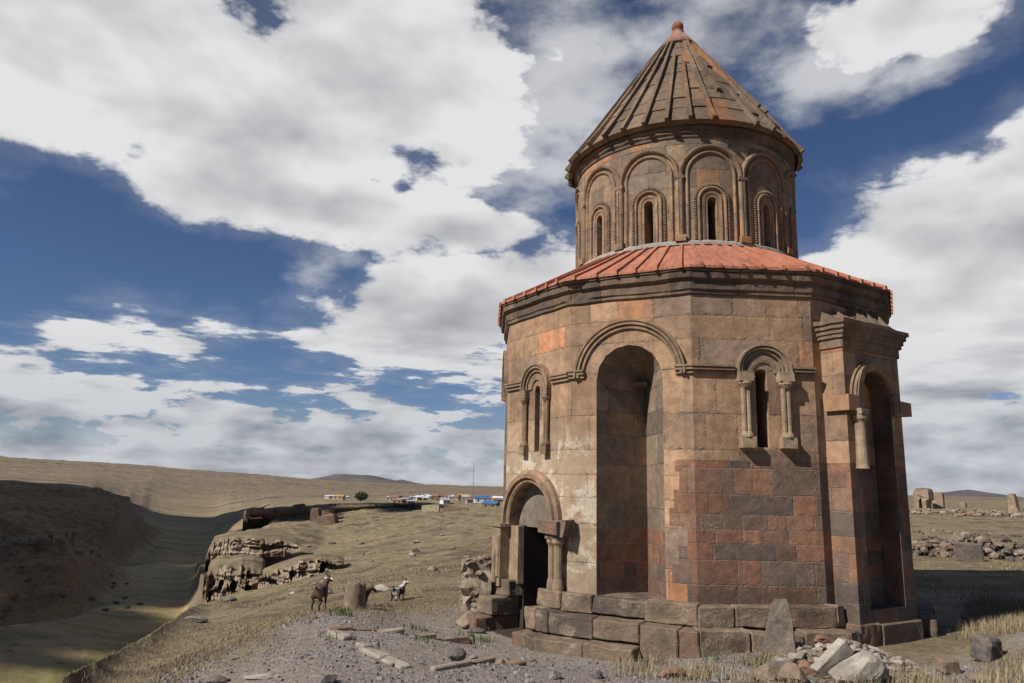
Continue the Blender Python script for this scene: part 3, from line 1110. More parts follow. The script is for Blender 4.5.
# ---- the bay projecting from the right face
M = FM[3]
bm_ = MB()
BO = .47
b0, b1 = .245, 2.08
BZ = 5.42
MBf = lambda u, z, off=0.0: M(u, z, off + BO)
oN = (1.16, .56, .62, 4.46, True)
wall_strips(bm_, MBf, b0, b1, -.9, BZ, [oN], uo=ustart[3], du=.4, seg=14)
reveal(bm_, MBf, oN, 0, -.40, seg=14, uo=ustart[3])
for (u, du) in ((b0, -1), (b1, 1)):
    bm_.face([M(u, -.9, -.05), M(u, -.9, BO), M(u, BZ, BO), M(u, BZ, -.05)],
             [(ustart[3] + u + du * BO, -.9), (ustart[3] + u, -.9), (ustart[3] + u, BZ), (ustart[3] + u + du * BO, BZ)])
side_bay = add(bm_, 'side_bay', M_BAY, merge=False)
nb = MB()
nb.face([M(.5, .5, BO - .40), M(1.94, .5, BO - .40), M(1.94, 5.2, BO - .40), M(.5, 5.2, BO - .40)], [(40.5, .5), (41.9, .5), (41.9, 5.2), (40.5, 5.2)])
add(nb, 'niche', M_BAY, side_bay, merge=False)
bc = MB()
PB = [(0, 5.40), (.03, 5.42), (.03, 5.58), (.07, 5.60), (.07, 5.66), (.10, 5.68), (.10, 5.75), (.14, 5.77), (.14, 5.84), (.18, 5.86), (.18, 5.94), (-.1, 5.95)]
corners = [(b0, -.05, -1, 0), (b0, BO, -1, 1), (b1, BO, 1, 1), (b1, -.05, 1, 0)]
for (ca, cb) in zip(corners[:-1], corners[1:]):
    n = 10
    for k in range(n):
        for (o0, z0), (o1, z1) in zip(PB[:-1], PB[1:]):
            pts, uv = [], []
            for (kk, o, z) in ((k, o0, z0), (k + 1, o0, z0), (k + 1, o1, z1), (k, o1, z1)):
                f = kk / n
                ua, oa = ca[0] + ca[2] * o, ca[1] + ca[3] * o
                ub, ob = cb[0] + cb[2] * o, cb[1] + cb[3] * o
                j = noise.noise((ua + f * 5, z * 3, 2)) * .015 if 0 < kk < n else 0
                if ca[0] == cb[0] == b1 or (f > .75 and ca[0] == b0 and cb[0] == b1 and z > 5.8): j -= .03
                pts.append(M(ua + (ub - ua) * f, z + j, oa + (ob - oa) * f))
                uv.append((ua + f * 2, z + o))
            bc.face(pts, uv)
bc.face([M(b0, 5.94, 0), M(b0, 5.94, BO), M(b1, 5.94, BO), M(b1, 5.94, 0)])
add(bc, 'bay_cornice', M_TRIM, side_bay, merge=False)
# stub of the lost stone roof over the bay: broken slabs leaning on the wall
br = MB()
for k in range(26):
    u = .30 + 1.75 * k / 25 + rng.uniform(-.03, .03)
    hh = (.42 if k > 3 else .2) * rng.uniform(.55, 1.25)
    w = rng.uniform(.025, .05)
    lean = rng.uniform(-.12, .12)
    Ml = lambda a, z, o: M(a + lean * (z - 5.9) / .4, z, o)
    br.box(Ml, u - w, u + w, .02, rng.uniform(.3, .5) - .0, 5.90, 5.98, .02)
    br.face([Ml(u - w, 5.95, .5), Ml(u + w, 5.95, .5), Ml(u + w * .5, 5.95 + hh, .06), Ml(u - w * .5, 5.95 + hh, .06)])
    br.face([Ml(u - w, 5.95, .5), Ml(u - w * .5, 5.95 + hh, .06), Ml(u - w, 5.95, .0)])
    br.face([Ml(u + w, 5.95, .5), Ml(u + w * .5, 5.95 + hh, .06), Ml(u + w, 5.95, .0)])
add(br, 'roof_stub', M_TRIM, side_bay, merge=False)
# arch ring, impost blocks and the one surviving column
ar = MB()
sweep(ar, MBf, [(1.16 - .57, 4.2, (-1, 0))] + arcpath(1.16, 4.46, .57, seg=22) + [(1.16 + .57, 4.2, (1, 0))], [(0, -.05), (0, .06), (.10, .10), (.16, .10), (.17, .05), (.22, .05), (.22, -.02)])
add(ar, 'bay_arch', M_TRIM, side_bay, merge=False)
for ua_, ub_ in ((b0 - .08, b0 + .24), (b1 - .22, b1 + .16)):
    im = MB()
    im.box(M, ua_, ub_, .05, BO + .12, 4.21, 4.49, .012)
    add(im, 'impost', M_ORNG, side_bay, merge=False)
cl = MB()
lathe(cl, MBf, .50, .09, [(.13, 4.14), (.135, 4.06), (.10, 4.0), (.095, 3.96), (.10, 3.60), (.11, 3.2), (.12, 3.14)], 14)
cl.box(MBf, .38, .62, -.02, .22, 4.14, 4.24, .01)
sweep(cl, MBf, [(.52, 4.26, (-1, 0)), (.54, 4.52, (-1, 0)), (.60, 4.76, (-1, .2)), (.70, 4.96, (-.8, .5))], [(-.07, -.02), (-.07, .12), (.07, .12), (.07, -.02)])
add(cl, 'column', M_PALE, side_bay, merge=False)

# ---- stepped plinth, of separate worn blocks
pl = MB()


def course(i, ua, ub, z0, z1, o0, o1, w=.8, jit=.012):
    M = FM[i]
    u = ua
    while u < ub - .02:
        l = w * rng.uniform(.65, 1.35)
        if ub - (u + l) < .3: l = ub - u
        j = rng.uniform(-.035, .02)
        zt = z1 + rng.uniform(-.03, .012)
        pl.box(M, u + .006, u + l - .006, o0, o1 + j, z0, zt, jit)
        u += l


for i in range(12):
    L = side[i]
    t = tan(radians(15))
    if i == 0:
        for (z0, z1, o) in ((-.7, -.02, 1.0), (-.02, .36, .64), (.36, .70, .28)):
            course(0, -o * t, .64 - (0 if z0 > .3 else .1), z0, z1, -.1, o, .6, .025)
            course(0, 1.76 + (0 if z0 > .3 else .1), L + o * t, z0, z1, -.1, o, .55, .025)
    elif i == 1:
        for (z0, z1, o) in ((-.7, -.02, 1.0), (-.02, .36, .62), (.36, .69, .27)):
            course(1, -o * t, 1.62, z0, z1, -.7, o, .75, .02)
        for (z0, z1, o) in ((-.6, .32, .62), (.32, .70, .27)):
            course(1, 1.62, L + o * t, z0, z1, -.7, o, .8)
    elif i == 11:
        for (z0, z1, o) in ((-.8, -.02, 1.0), (-.02, .36, .64), (.36, .70, .28)):
            course(i, -o * t, L + o * t, z0, z1, -.1, o, .6, .025)
    elif i == 3:
        for (z0, z1, o) in ((-.6, .34, .50), (.34, .70, .22)):
            course(3, -o * t, .2, z0, z1, -.1, o, .8)
        for (z0, z1, o) in ((-.6, .40, .53),):
            course(3, .18, 2.16, z0, z1, -.1, o, .8)
    else:
        for (z0, z1, o) in ((-.6, .32, .58), (.32, .70, .25)):
            course(i, -o * t, L + o * t, z0, z1, -.1, o, .85)
plinth = add(pl, 'plinth', M_PLINTH, merge=True, bevel=.022)
bmw = bmesh.new()      # wear: the blocks lose their straight edges
bmw.from_mesh(plinth.data)
bmesh.ops.subdivide_edges(bmw, edges=[e for e in bmw.edges if e.calc_length() > .12], cuts=4, use_grid_fill=True)
for v in bmw.verts:
    q = v.co
    v.co = q + Vector((noise.fractal(q * 4, 1, 2, 3), noise.fractal(q * 4 + Vector((7, 0, 0)), 1, 2, 3), noise.fractal(q * 3 + Vector((0, 7, 0)), 1, 2, 3))) * .022
bmw.to_mesh(plinth.data)
bmw.free()
# faint scratched writing on the red blocks
M_SCRATCH, _t, _b = mat_new('scratched_stone')
_b.inputs['Base Color'].default_value = (.29, .215, .165, 1)
GL = {'A': [((0, 0), (.5, 1)), ((.5, 1), (1, 0)), ((.2, .4), (.8, .4))], 'N': [((0, 0), (0, 1)), ((0, 0), (1, 1)), ((1, 0), (1, 1))],
      'Z': [((.5, 0), (.5, 1)), ((0, 0), (1, 1)), ((0, 1), (1, 0))], 'E': [((0, 0), (0, 1)), ((0, 0), (.8, 0)), ((0, .5), (.7, .5)), ((0, 1), (.8, 1))],
      'I': [((.5, 0), (.5, 1))], '6': [((.8, 1), (.2, .6)), ((.2, .6), (.1, .2)), ((.1, .2), (.5, 0)), ((.5, 0), (.8, .25)), ((.8, .25), (.5, .5)), ((.5, .5), (.15, .35))]}
for word, u0, z0, lw, lh in (('A', -.20, 1.95, .11, .17), ('NZEI', .10, 1.93, .10, .18), ('I6I', 1.70, 1.96, .07, .16)):
    fm, L0 = (FM[1], side[1]) if u0 < 0 else (FM[2], 0)
    gw = MB()
    for q, chn in enumerate(word):
        for (a, c) in GL[chn]:
            pa = Vector((L0 + u0 + q * lw * 1.25 + a[0] * lw, z0 + a[1] * lh))
            pc = Vector((L0 + u0 + q * lw * 1.25 + c[0] * lw, z0 + c[1] * lh))
            dn = (pc - pa).normalized()
            nn = Vector((-dn.y, dn.x)) * .007
            gw.face([fm(p_.x, p_.y, .004) for p_ in (pa - nn, pc - nn, pc + nn, pa + nn)])
    add(gw, 'scratched_writing', M_SCRATCH, merge=False)
# floor inside, so that the doors and slits look into a dark room with a ground
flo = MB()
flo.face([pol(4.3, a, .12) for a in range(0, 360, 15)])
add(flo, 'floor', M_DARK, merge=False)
TERRAIN = [
    (-44.83, [(0.5, 1.05), (5, 0.4), (7, -0.1), (9, -0.8), (80, -38.0), (150, -39.0), (190, -36.0), (285, -5.0), (330, -9.0), (480, 3.0), (560, -8.0), (900, 2.0), (2500, 60.0), (6000, 170.0), (9000, 90.0)]),
    (-33.35, [(0.5, 1.05), (5, 0.4), (7, -0.1), (9, -0.8), (90, -39.0), (150, -29.51), (197, -29.16), (285, -5.45), (330, -13.0), (480, -1.23), (560, -20.0), (900, -4.0), (2500, 14.64), (6000, 109.3), (9000, 70.0)]),
    (-29.29, [(0.5, 1.05), (5, 0.4), (9.0, -0.05), (11, 0.3), (90, -39.0), (155, -31.22), (212, -30.4), (262, -13.38), (300, -27.0), (470, -4.13), (540, -30.0), (900, -7.32), (2500, 11.52), (6000, 98.56), (9000, 60.0)]),
    (-26.98, [(0.5, 1.05), (5, 0.4), (9.8, -0.02), (14, -0.12), (95, -38.0), (165, -32.4), (235, -30.93), (300, -27.6), (340, -29.0), (450, -6.61), (540, -34.0), (950, -19.11), (2500, 7.12), (6000, 89.67), (9000, 50.0)]),
    (-25.79, [(0.5, 1.05), (5, 0.4), (10.3, -0.0), (16.5, -0.48), (98, -37.5), (170, -33.0), (250, -31.37), (330, -31.92), (400, -33.39), (480, -22.57), (620, -28.51), (1000, -26.91), (2500, 2.66), (6000, 83.26), (9000, 50.0)]),
    (-24.26, [(0.5, 1.05), (5, 0.4), (11, 0.0), (20, -0.83), (100, -36.0), (170, -31.64), (270, -32.24), (350, -32.25), (450, -33.98), (600, -35.83), (800, -37.55), (1100, -35.99), (2500, -5.99), (6000, 74.12), (9000, 45.0)]),
    (-21.75, [(0.5, 1.05), (5, 0.4), (12.4, 0.0), (33, -2.16), (60, -16.0), (110, -34.0), (300, -33.07), (400, -34.78), (520, -37.5), (650, -38.38), (800, -38.41), (1100, -38.16), (2500, -15.46), (6000, 60.35), (9000, 40.0)]),
    (-20.97, [(0.5, 1.05), (5, 0.4), (12.8, 0.0), (37, -2.55), (57, -5.51), (68, -8.0), (82, -3.47), (94, -3.82), (130, -26.0), (500, -36.0), (800, -38.37), (1100, -38.03), (2500, -17.75), (6000, 55.37), (9000, 35.0)]),
    (-17.8, [(0.5, 1.05), (5, 0.4), (14, 0.12), (25, -1.27), (59, -5.06), (69, -7.0), (90, -4.3), (107, -3.56), (150, -22.0), (435, -20.57), (448, -12.55), (700, -17.26), (2500, -25.59), (6000, 42.25), (9000, 25.0)]),
    (-12.96, [(0.5, 1.05), (5, 0.4), (15.6, 0.21), (28, -1.29), (55, -3.66), (75, -4.6), (100, -5.07), (135, -3.27), (180, -16.0), (435, -16.49), (448, -9.5), (700, -12.4), (2500, -29.16), (6000, 9.66), (9000, 10.0)]),
    (-6.46, [(0.5, 1.05), (5, 0.4), (18, 0.1), (28, -0.82), (50, -2.33), (75, -3.15), (100, -3.2), (140, -2.36), (190, -8.0), (435, -11.31), (448, -8.87), (700, -10.43), (2500, -24.85), (6000, -20.87), (9000, 0.0)]),
    (-0.53, [(0.5, 1.05), (5, 0.4), (19.5, 0.0), (28, -0.57), (50, -1.81), (75, -2.35), (100, -2.37), (140, -1.71), (190, -2.5), (435, -8.43), (448, -7.89), (700, -9.32), (2500, -22.4), (6000, -22.47), (9000, -10.0)]),
    (6.9, [(0.5, 1.05), (5, 0.4), (20, 0.0), (28, -0.2), (50, -0.8), (75, -0.8), (100, -0.7), (140, -0.6), (190, -1.5), (435, -4.0), (448, -4.0), (700, -5.0), (2500, -6.0), (6000, -3.0), (9000, -20.0)]),
    (18.25, [(0.5, 1.05), (5, 0.5), (18, 0.0), (26, 0.0), (36, 0.0), (50, 0.0), (75, 0.1), (104, 0.15), (140, 0.25), (200, 0.2), (300, -0.2), (700, -1.0), (2500, -2.0), (6000, 0.0), (9000, -15.0)]),
    (28.89, [(0.5, 1.05), (5, 0.5), (16, 0.0), (26, 0.0), (36, 0.0), (50, 0.0), (75, 0.1), (104, 0.2), (140, 0.5), (200, 0.5), (300, 0.3), (700, 0.0), (2500, -1.0), (6000, 2.0), (9000, -15.0)]),
    (34.01, [(0.5, 1.05), (5, 0.5), (15, 0.0), (26, 0.1), (36, 0.1), (50, 0.1), (75, 0.2), (104, 0.3), (140, 0.7), (200, 0.7), (300, 0.5), (700, 0.0), (2500, -1.0), (6000, 2.0), (9000, -15.0)]),
]
C_CAVES =[(-21.16, 65.0, -7.10, -4.93), (-20.60, 64.0, -6.97, -4.38), (-19.76, 63.0, -6.70, -4.21), (-19.00, 62.0, -6.00, -3.97), (-18.21, 61.0, -5.67, -4.09), (-17.40, 60.5, -5.33, -4.47), ]
C_STRATA =[(-21.38, 78.0, -7.88, -4.99), (-20.92, 77.0, -5.98, -3.19), (-19.87, 76.0, -4.56, -2.76), (-18.55, 75.5, -4.17, -2.63), (-16.65, 75.0, -3.96, -2.87), (-15.11, 75.0, -4.23, -3.41), ]
C_MID =[(-17.80, 60.0, -5.26, -4.48), (-16.35, 58.5, -4.81, -3.62), (-15.00, 57.5, -4.42, -3.04), (-13.62, 57.0, -4.10, -2.85), (-11.94, 57.0, -3.76, -2.99), ]
C_RUIN =[(-14.34, 126.0, -5.08, -2.59), (-13.14, 127.0, -4.97, -2.76), (-11.71, 128.0, -4.84, -2.92), (-10.11, 129.0, -4.86, -3.40), (-8.78, 130.0, -5.20, -4.22), ]
C_FAR =[(-19.17, 432.0, -23.06, -14.20), (-18.59, 433.0, -22.06, -11.56), (-15.30, 433.0, -19.78, -10.42), (-12.84, 434.0, -16.95, -9.35), (-10.68, 435.0, -15.14, -8.82), (-8.12, 436.0, -12.66, -8.49), (-6.64, 437.0, -11.37, -8.30), ]
C_MESA =[(-33.38, 478.0, -7.32, -2.16), (-31.47, 474.0, -9.64, -2.85), (-29.18, 470.0, -12.51, -4.84), (-27.57, 462.0, -15.84, -6.35), (-26.68, 462.0, -20.56, -9.44), (-26.06, 470.0, -24.19, -17.73), ]
C_LEFT =[(-35.03, 255.0, -17.14, -12.38), (-33.47, 250.0, -17.98, -13.50), (-32.14, 246.0, -18.85, -13.85), (-30.78, 246.0, -19.02, -14.21), (-29.42, 258.0, -19.10, -13.42), ]


# ------------------------------------------------------------------ the land: one sheet from under the camera to the horizon
def _hash(ix, iy, s):
    h = (ix.astype(np.int64) * 374761393 + iy.astype(np.int64) * 668265263 + s * 1274126177) & 0xffffffff
    h = ((h ^ (h >> 13)) * 1274126177) & 0xffffffff
    return ((h ^ (h >> 16)) & 0xffff) / 65535.0


def vnoise(x, y, s=0):
    ix, iy = np.floor(x), np.floor(y)
    fx, fy = x - ix, y - iy
    fx, fy = fx * fx * (3 - 2 * fx), fy * fy * (3 - 2 * fy)
    a, b = _hash(ix, iy, s), _hash(ix + 1, iy, s)
    c, d = _hash(ix, iy + 1, s), _hash(ix + 1, iy + 1, s)
    return (a + (b - a) * fx) + ((c + (d - c) * fx) - (a + (b - a) * fx)) * fy - .5


def fbm(x, y, octv=5, s=0, gain=.5):
    r, a = 0, 1.0
    for k in range(octv):
        r = r + a * vnoise(x * 2 ** k + 13.7 * k, y * 2 ** k + 5.1 * k, s + k)
        a *= gain
    return r


# land cross-sections: bearing (degrees), then (distance, height) of successive break lines
TB = np.array([c[0] for c in TERRAIN])
TD = np.array([[p[0] for p in c[1]] for c in TERRAIN], float)
TZ = np.array([[p[1] for p in c[1]] for c in TERRAIN], float)
sub = [5, 10, 34, 40, 44, 34, 34, 40, 30, 40, 26, 34, 34, 40]
kk = np.concatenate([[0.0]] + [np.arange(1, n + 1) / n + i for i, n in enumerate(sub)])
fineb = np.concatenate([np.arange(-62, -37, .5), np.arange(-37, 37, .09), np.arange(37, 62, .5)])
restb = np.arange(62, 298.1, 6)
bear = np.concatenate([fineb, restb])
blook = np.where(bear > 180, bear - 360, bear)
NB, NK = len(bear), len(kk)
ki = np.minimum(kk.astype(int), TD.shape[1] - 2)
kf = kk - ki


# smooth tables across bearing, sharper near the rocky end of the spur
_bt = np.arange(-62, 62.01, .05)


def smooth_table(A):
    out = np.empty((len(_bt), A.shape[1]))
    ker = np.exp(-.5 * (np.arange(-30, 31) / 9.0) ** 2)
    ker /= ker.sum()
    for k in range(A.shape[1]):
        c = np.interp(_bt, TB, A[:, k])
        out[:, k] = np.convolve(np.pad(c, 30, mode='edge'), ker, mode='valid')
    return out


TDs, TZs = smooth_table(np.log(TD)), smooth_table(TZ)
# the bearing wanders a little with distance so that no crease runs straight
_wk = np.arange(TD.shape[1])
_bw = np.clip(blook, -62, 62)[:, None] + np.where(_wk >= 4, 1.0, 0)[None, :] * .9 * fbm(blook[:, None] * .55 + _wk[None, :] * .0, _wk[None, :] * 1.7 + 0 * blook[:, None], 3, 71)
LD = np.stack([np.interp(_bw[:, k], _bt, TDs[:, k]) for k in range(TD.shape[1])], 1)
LZ = np.stack([np.interp(_bw[:, k], _bt, TZs[:, k]) for k in range(TD.shape[1])], 1)
# behind the camera: plain ground
back = (np.abs(blook) > 62)
fw = np.clip((np.abs(blook) - 55) / 60, 0, 1)[:, None]
zb = np.array([1.05, .6, .3, .2, .2, .2, .2, .2, .3, .4, .4, .5, 5, 20, 10])[None, :]
LZ = LZ * (1 - fw) + zb * fw
dist = np.exp(LD[:, ki] * (1 - kf) + LD[:, ki + 1] * kf)
sf = kf * kf * (3 - 2 * kf)
wz = .5 * kf + .5 * sf
zz = LZ[:, ki] * (1 - wz) + LZ[:, ki + 1] * wz
br_ = np.radians(bear)[:, None]
gx, gy = dist * np.sin(br_), dist * np.cos(br_)
# relief that grows with distance
rel = np.interp(np.log(dist), np.log([3, 12, 18, 26, 45, 80, 140, 300, 700, 2500, 6000]), [.03, .04, .06, .14, .35, .5, .7, 2.2, 2.4, 3.5, 8])
n1 = fbm(gx * .035, gy * .035, 6, 1, .52)
n2 = fbm(gx * .35, gy * .35, 5, 11, .55)
n3 = fbm(gx * .004, gy * .004, 5, 21, .5)
kmat = np.broadcast_to(kk[None, :], dist.shape)
flat = np.clip((np.hypot(gx - CEN.x, gy - CEN.y) - 5.2) / 3.0, 0, 1)
rightside = np.clip((blook - 6) / 10, 0, 1)[:, None]
calm = 1 - .65 * rightside * (dist > 12)
floor_m = np.clip((-26 - zz) / 6, 0, 1) * (dist > 85)
calm = calm * (1 - .75 * floor_m)
disp = rel * (np.where(dist > 90, n1 * .9, 0) + n2 * .55 * np.clip(140 / dist, .25, 1)) * flat * calm + np.where(dist > 500, rel * n3 * .8, 0) * calm
# gullies down the left bank
gul = np.abs(fbm(gx * .012 + 3, gy * .012, 4, 31)) * np.clip((-blook[:, None] - 24) / 4, 0, 1) * ((kmat > 6) & (kmat < 9))
zz = zz + disp - gul * 10
# ledges of harder rock on the far bank
lb = np.clip((-blook[:, None] - 23.5) / 2, 0, 1) * np.clip((dist - 190) / 30, 0, 1) * np.clip((620 - dist) / 80, 0, 1) * np.clip((zz + 30) / 6, 0, 1) * np.clip((fbm(gx * .02, gy * .02, 3, 81) + .35) / .3, 0, 1)
per_ = 5.5
zl = zz + 1.2 * fbm(gx * .03, gy * .03, 3, 83)
zz = zz + lb * .95 * per_ / (2 * pi) * np.sin(2 * pi * zl / per_) + lb * (np.abs(fbm(gx * .06, gy * .06, 4, 85)) - .2) * 3.0
# raised earth bank at the lower right edge of the view
zz = zz + .55 * np.exp(-((blook[:, None] - 35.5) / 4.2) ** 2 - ((dist - 15.4) / 2.2) ** 2) + .25 * np.exp(-((blook[:, None] - 32) / 5) ** 2 - ((dist - 10.5) / 1.6) ** 2)
# the ground falls away a little round the front of the church
_lx, _ly = gx - CEN.x, gy - CEN.y
_rad, _th = np.hypot(_lx, _ly), np.degrees(np.arctan2(_lx * RGT.x + _ly * RGT.y, _lx * TOC.x + _ly * TOC.y))
zz = zz - .36 * np.exp(-(np.clip(_rad - 6.0, 0, 99) / 1.6) ** 2) * (_rad > 3) * np.exp(-(np.clip(np.abs(_th + 42) - 25, 0, 999) / 24) ** 2)
# small steps and humps on the gravel
zz = zz + np.where((dist > 7) & (dist < 24), .05 * fbm(gx * 1.3, gy * 1.3, 4, 41) * flat, 0)
verts = np.stack([gx, gy, zz], -1).reshape(-1, 3)
ii = np.arange(NB)
jn = np.arange(NK - 1)
I0 = (ii[:, None] * NK + jn[None, :])
I1 = (((ii + 1) % NB)[:, None] * NK + jn[None, :])
quads = np.stack([I0, I1, I1 + 1, I0 + 1], -1).reshape(-1, 4)
me = bpy.data.meshes.new('ground')
me.vertices.add(len(verts))
me.vertices.foreach_set('co', verts.astype(np.float32).ravel())
me.loops.add(quads.size)
me.loops.foreach_set('vertex_index', quads.astype(np.int32).ravel())
me.polygons.add(len(quads))
me.polygons.foreach_set('loop_start', (np.arange(len(quads)) * 4).astype(np.int32))
me.polygons.foreach_set('use_smooth', np.ones(len(quads), bool))
me.update(calc_edges=True)
# what covers the land: gravel terrace (R), valley floor (G), rough steppe far off (B)
edge_n = fbm(gx * .5, gy * .5, 5, 51) * .5
grav = np.clip((2.02 + edge_n * .35 - kmat) / .12, 0, 1)
right_pat = np.clip((fbm(gx * .45, gy * .45, 5, 61) + .02) / .12, 0, 1)
right_pat = np.where(dist > 17 + 0 * dist, right_pat * .35, right_pat)
rs = np.clip((blook - 15) / 4, 0, 1)[:, None]
grav = grav * (1 - rs) + right_pat * (kmat < 3) * rs
grav = np.where(dist < 60, grav, 0)
far = np.clip((dist - 500) / 400, 0, 1)
leftb = np.clip((-blook[:, None] - 23.5) / 1.5, 0, 1) * np.clip((dist - 170) / 30, 0, 1) * np.clip((640 - dist) / 60, 0, 1)
masks = np.stack([grav, floor_m, far, 1 - leftb], -1).reshape(-1, 4)
ca = me.color_attributes.new('cover', 'FLOAT_COLOR', 'POINT')
ca.data.foreach_set('color', masks.astype(np.float32).ravel())

M_GROUND, t, b = mat_new('land_cover', 0.95)
pos = t.new('ShaderNodeNewGeometry').outputs['Position']
geo_n = t.new('ShaderNodeNewGeometry').outputs['True Normal']
att = t.new('ShaderNodeAttribute', attribute_name='cover')
gv, gf, gfar = t.sep(att.outputs['Color'])
nA = t.noise(pos, scale=.02, detail=8, rough=.6)
nB = t.noise(pos, scale=.16, detail=8, rough=.62)
nC = t.noise(pos, scale=1.1, detail=7, rough=.65)
nD = t.noise(pos, scale=9.0, detail=5, rough=.7)
nE = t.noise(pos, scale=45.0, detail=3, rough=.7)
# dry hillside grass: straw, olive and red-brown herb patches
grass = t.ramp(nB, [(.32, (.125, .092, .054)), (.42, (.225, .172, .095)), (.50, (.300, .235, .135)), (.57, (.215, .162, .098)), (.66, (.335, .270, .160))])
grass = t.mix(t.rng(nC, .44, .58, 0, .7), grass, (.165, .132, .074))
grass = t.mix(t.rng(t.noise(pos, scale=.30, detail=7, rough=.65), .53, .60, 0, .8), grass, (.105, .064, .046))
grass = t.mix(t.rng(t.noise(t.v('ADD', pos, (40, 7, 0)), scale=.35, detail=6, rough=.6), .58, .70, 0, .6), grass, (.125, .120, .058))
dots = t.m('MULTIPLY', t.rng(t.voro(pos, scale=.42), .30, .12), t.rng(nB, .40, .55))
grass = t.mix(t.m('MULTIPLY', dots, .7), grass, (.075, .066, .036))
dots2 = t.m('MULTIPLY', t.rng(t.voro(pos, scale=2.1), .26, .10), t.rng(nC, .42, .58))
grass = t.mix(t.m('MULTIPLY', dots2, .7), grass, (.10, .085, .05))
tone = t.m('MULTIPLY', t.rng(nD, .3, .7, .50, 1.45), t.rng(nE, .25, .75, .75, 1.25))
grass = t.mix(1.0, grass, t.xyz(tone, tone, tone), 'MULTIPLY')
# grey volcanic gravel, brown dust between
gr = t.ramp(t.sep(t.voro(pos, scale=24.0, out='Color'))[0], [(.0, (0.144, 0.130, 0.124)), (.3, (0.228, 0.206, 0.197)), (.55, (0.270, 0.246, 0.234)), (.8, (0.210, 0.182, 0.166)), (1.0, (0.342, 0.314, 0.294))])
gr2 = t.ramp(t.sep(t.voro(pos, scale=60.0, out='Color'))[0], [(.0, (0.120, 0.110, 0.108)), (.5, (0.240, 0.222, 0.214)), (1.0, (0.372, 0.348, 0.324))])
gr = t.mix(.55, gr, gr2)
gr = t.mix(t.rng(nC, .46, .62, 0, .55), gr, (.235, .195, .155))
gr = t.mix(t.rng(nB, .50, .60, 0, .5), gr, (.165, .150, .142))
gr = t.mix(t.rng(t.noise(pos, scale=2.6, detail=6, rough=.7), .54, .64, 0, .6), gr, (.31, .275, .235))
gr = t.mix(1.0, gr, t.xyz(*[t.rng(nD, .25, .75, .72, 1.28)] * 3), 'MULTIPLY')
gr = t.mix(1.0, gr, (1.20, 1.13, 1.04), 'MULTIPLY')
# valley floor: brown fields and strips of green along the stream
vy = t.noise(t.v('MULTIPLY', pos, (.55, 1.6, 0)), scale=.012, detail=6, rough=.55, dist=.6)
val = t.ramp(vy, [(.34, (.255, .185, .115)), (.45, (.215, .175, .095)), (.48, (.085, .105, .035)), (.52, (.200, .180, .090)), (.58, (.275, .205, .135)), (.63, (.085, .110, .040)), (.70, (.240, .180, .115))])
val = t.mix(t.rng(nB, .45, .60, 0, .6), val, (.150, .135, .070))
val = t.mix(t.m('MULTIPLY', t.m('MULTIPLY', t.rng(t.voro(pos, scale=.25), .30, .12), t.rng(nA, .45, .55)), .8), val, (.05, .06, .025))
val = t.mix(1.0, val, t.xyz(*[t.rng(nC, .3, .7, .75, 1.25)] * 3), 'MULTIPLY')
# open steppe: tan with darker ploughed and grazed strips
pl_ = t.noise(t.v('MULTIPLY', pos, (.7, 2.6, 0)), scale=.0028, detail=9, rough=.62, dist=.6)
step = t.ramp(pl_, [(.40, (.100, .076, .054)), (.45, (.200, .148, .094)), (.49, (.135, .102, .068)), (.53, (.245, .182, .116)), (.57, (.120, .092, .064)), (.62, (.22, .162, .1))])
step = t.mix(t.rng(nA, .45, .65, 0, .4), step, (.15, .118, .072))
brownbank = t.mix(1.0, grass, (1.15, .92, .70), 'MULTIPLY')
grass = t.mix(t.m('SUBTRACT', 1.0, att.outputs['Alpha']), grass, brownbank)
val = t.mix(1.0, val, (1.85, 1.66, 1.4), 'MULTIPLY')
col = t.mix(gf, grass, val)
col = t.mix(gfar, col, t.mix(t.m('MULTIPLY', gf, .15), step, val))
col = t.mix(gv, col, gr)
# bare rock where it is steep
slope = t.sep(geo_n)[2]
rock = t.ramp(nC, [(.3, (.085, .062, .046)), (.5, (.175, .125, .088)), (.7, (.235, .178, .125))])
col = t.mix(t.m('MULTIPLY', t.rng(slope, .80, .62), t.rng(nB, .3, .55, .3, 1)), col, rock)
t.put(b.inputs['Base Color'], col)
hh = t.m('ADD', t.m('MULTIPLY', nD, .6), t.m('MULTIPLY', nE, .35))
hh = t.m('ADD', hh, t.m('MULTIPLY', nC, 1.5))
bump(t, b, hh, .9, .12)
me.materials.append(M_GROUND)
ground = bpy.data.objects.new('ground', me)
COL.objects.link(ground)
tag(ground, kind='structure')

from mathutils.bvhtree import BVHTree
near = quads[(dist.reshape(-1)[quads[:, 0]] < 760) & (np.abs(blook)[quads[:, 0] // NK] < 45)]
BVH = BVHTree.FromPolygons([tuple(v) for v in verts.tolist()], near.tolist())


def gz(x, y):
    h = BVH.ray_cast(Vector((x, y, 300)), Vector((0, 0, -1)))
    return h[0].z if h[0] else 0.0


def bd(bearing, d):
    a = radians(bearing)
    return d * sin(a), d * cos(a)


def at(bearing, d, dz=0.0):
    x, y = bd(bearing, d)
    return Vector((x, y, gz(x, y) + dz))


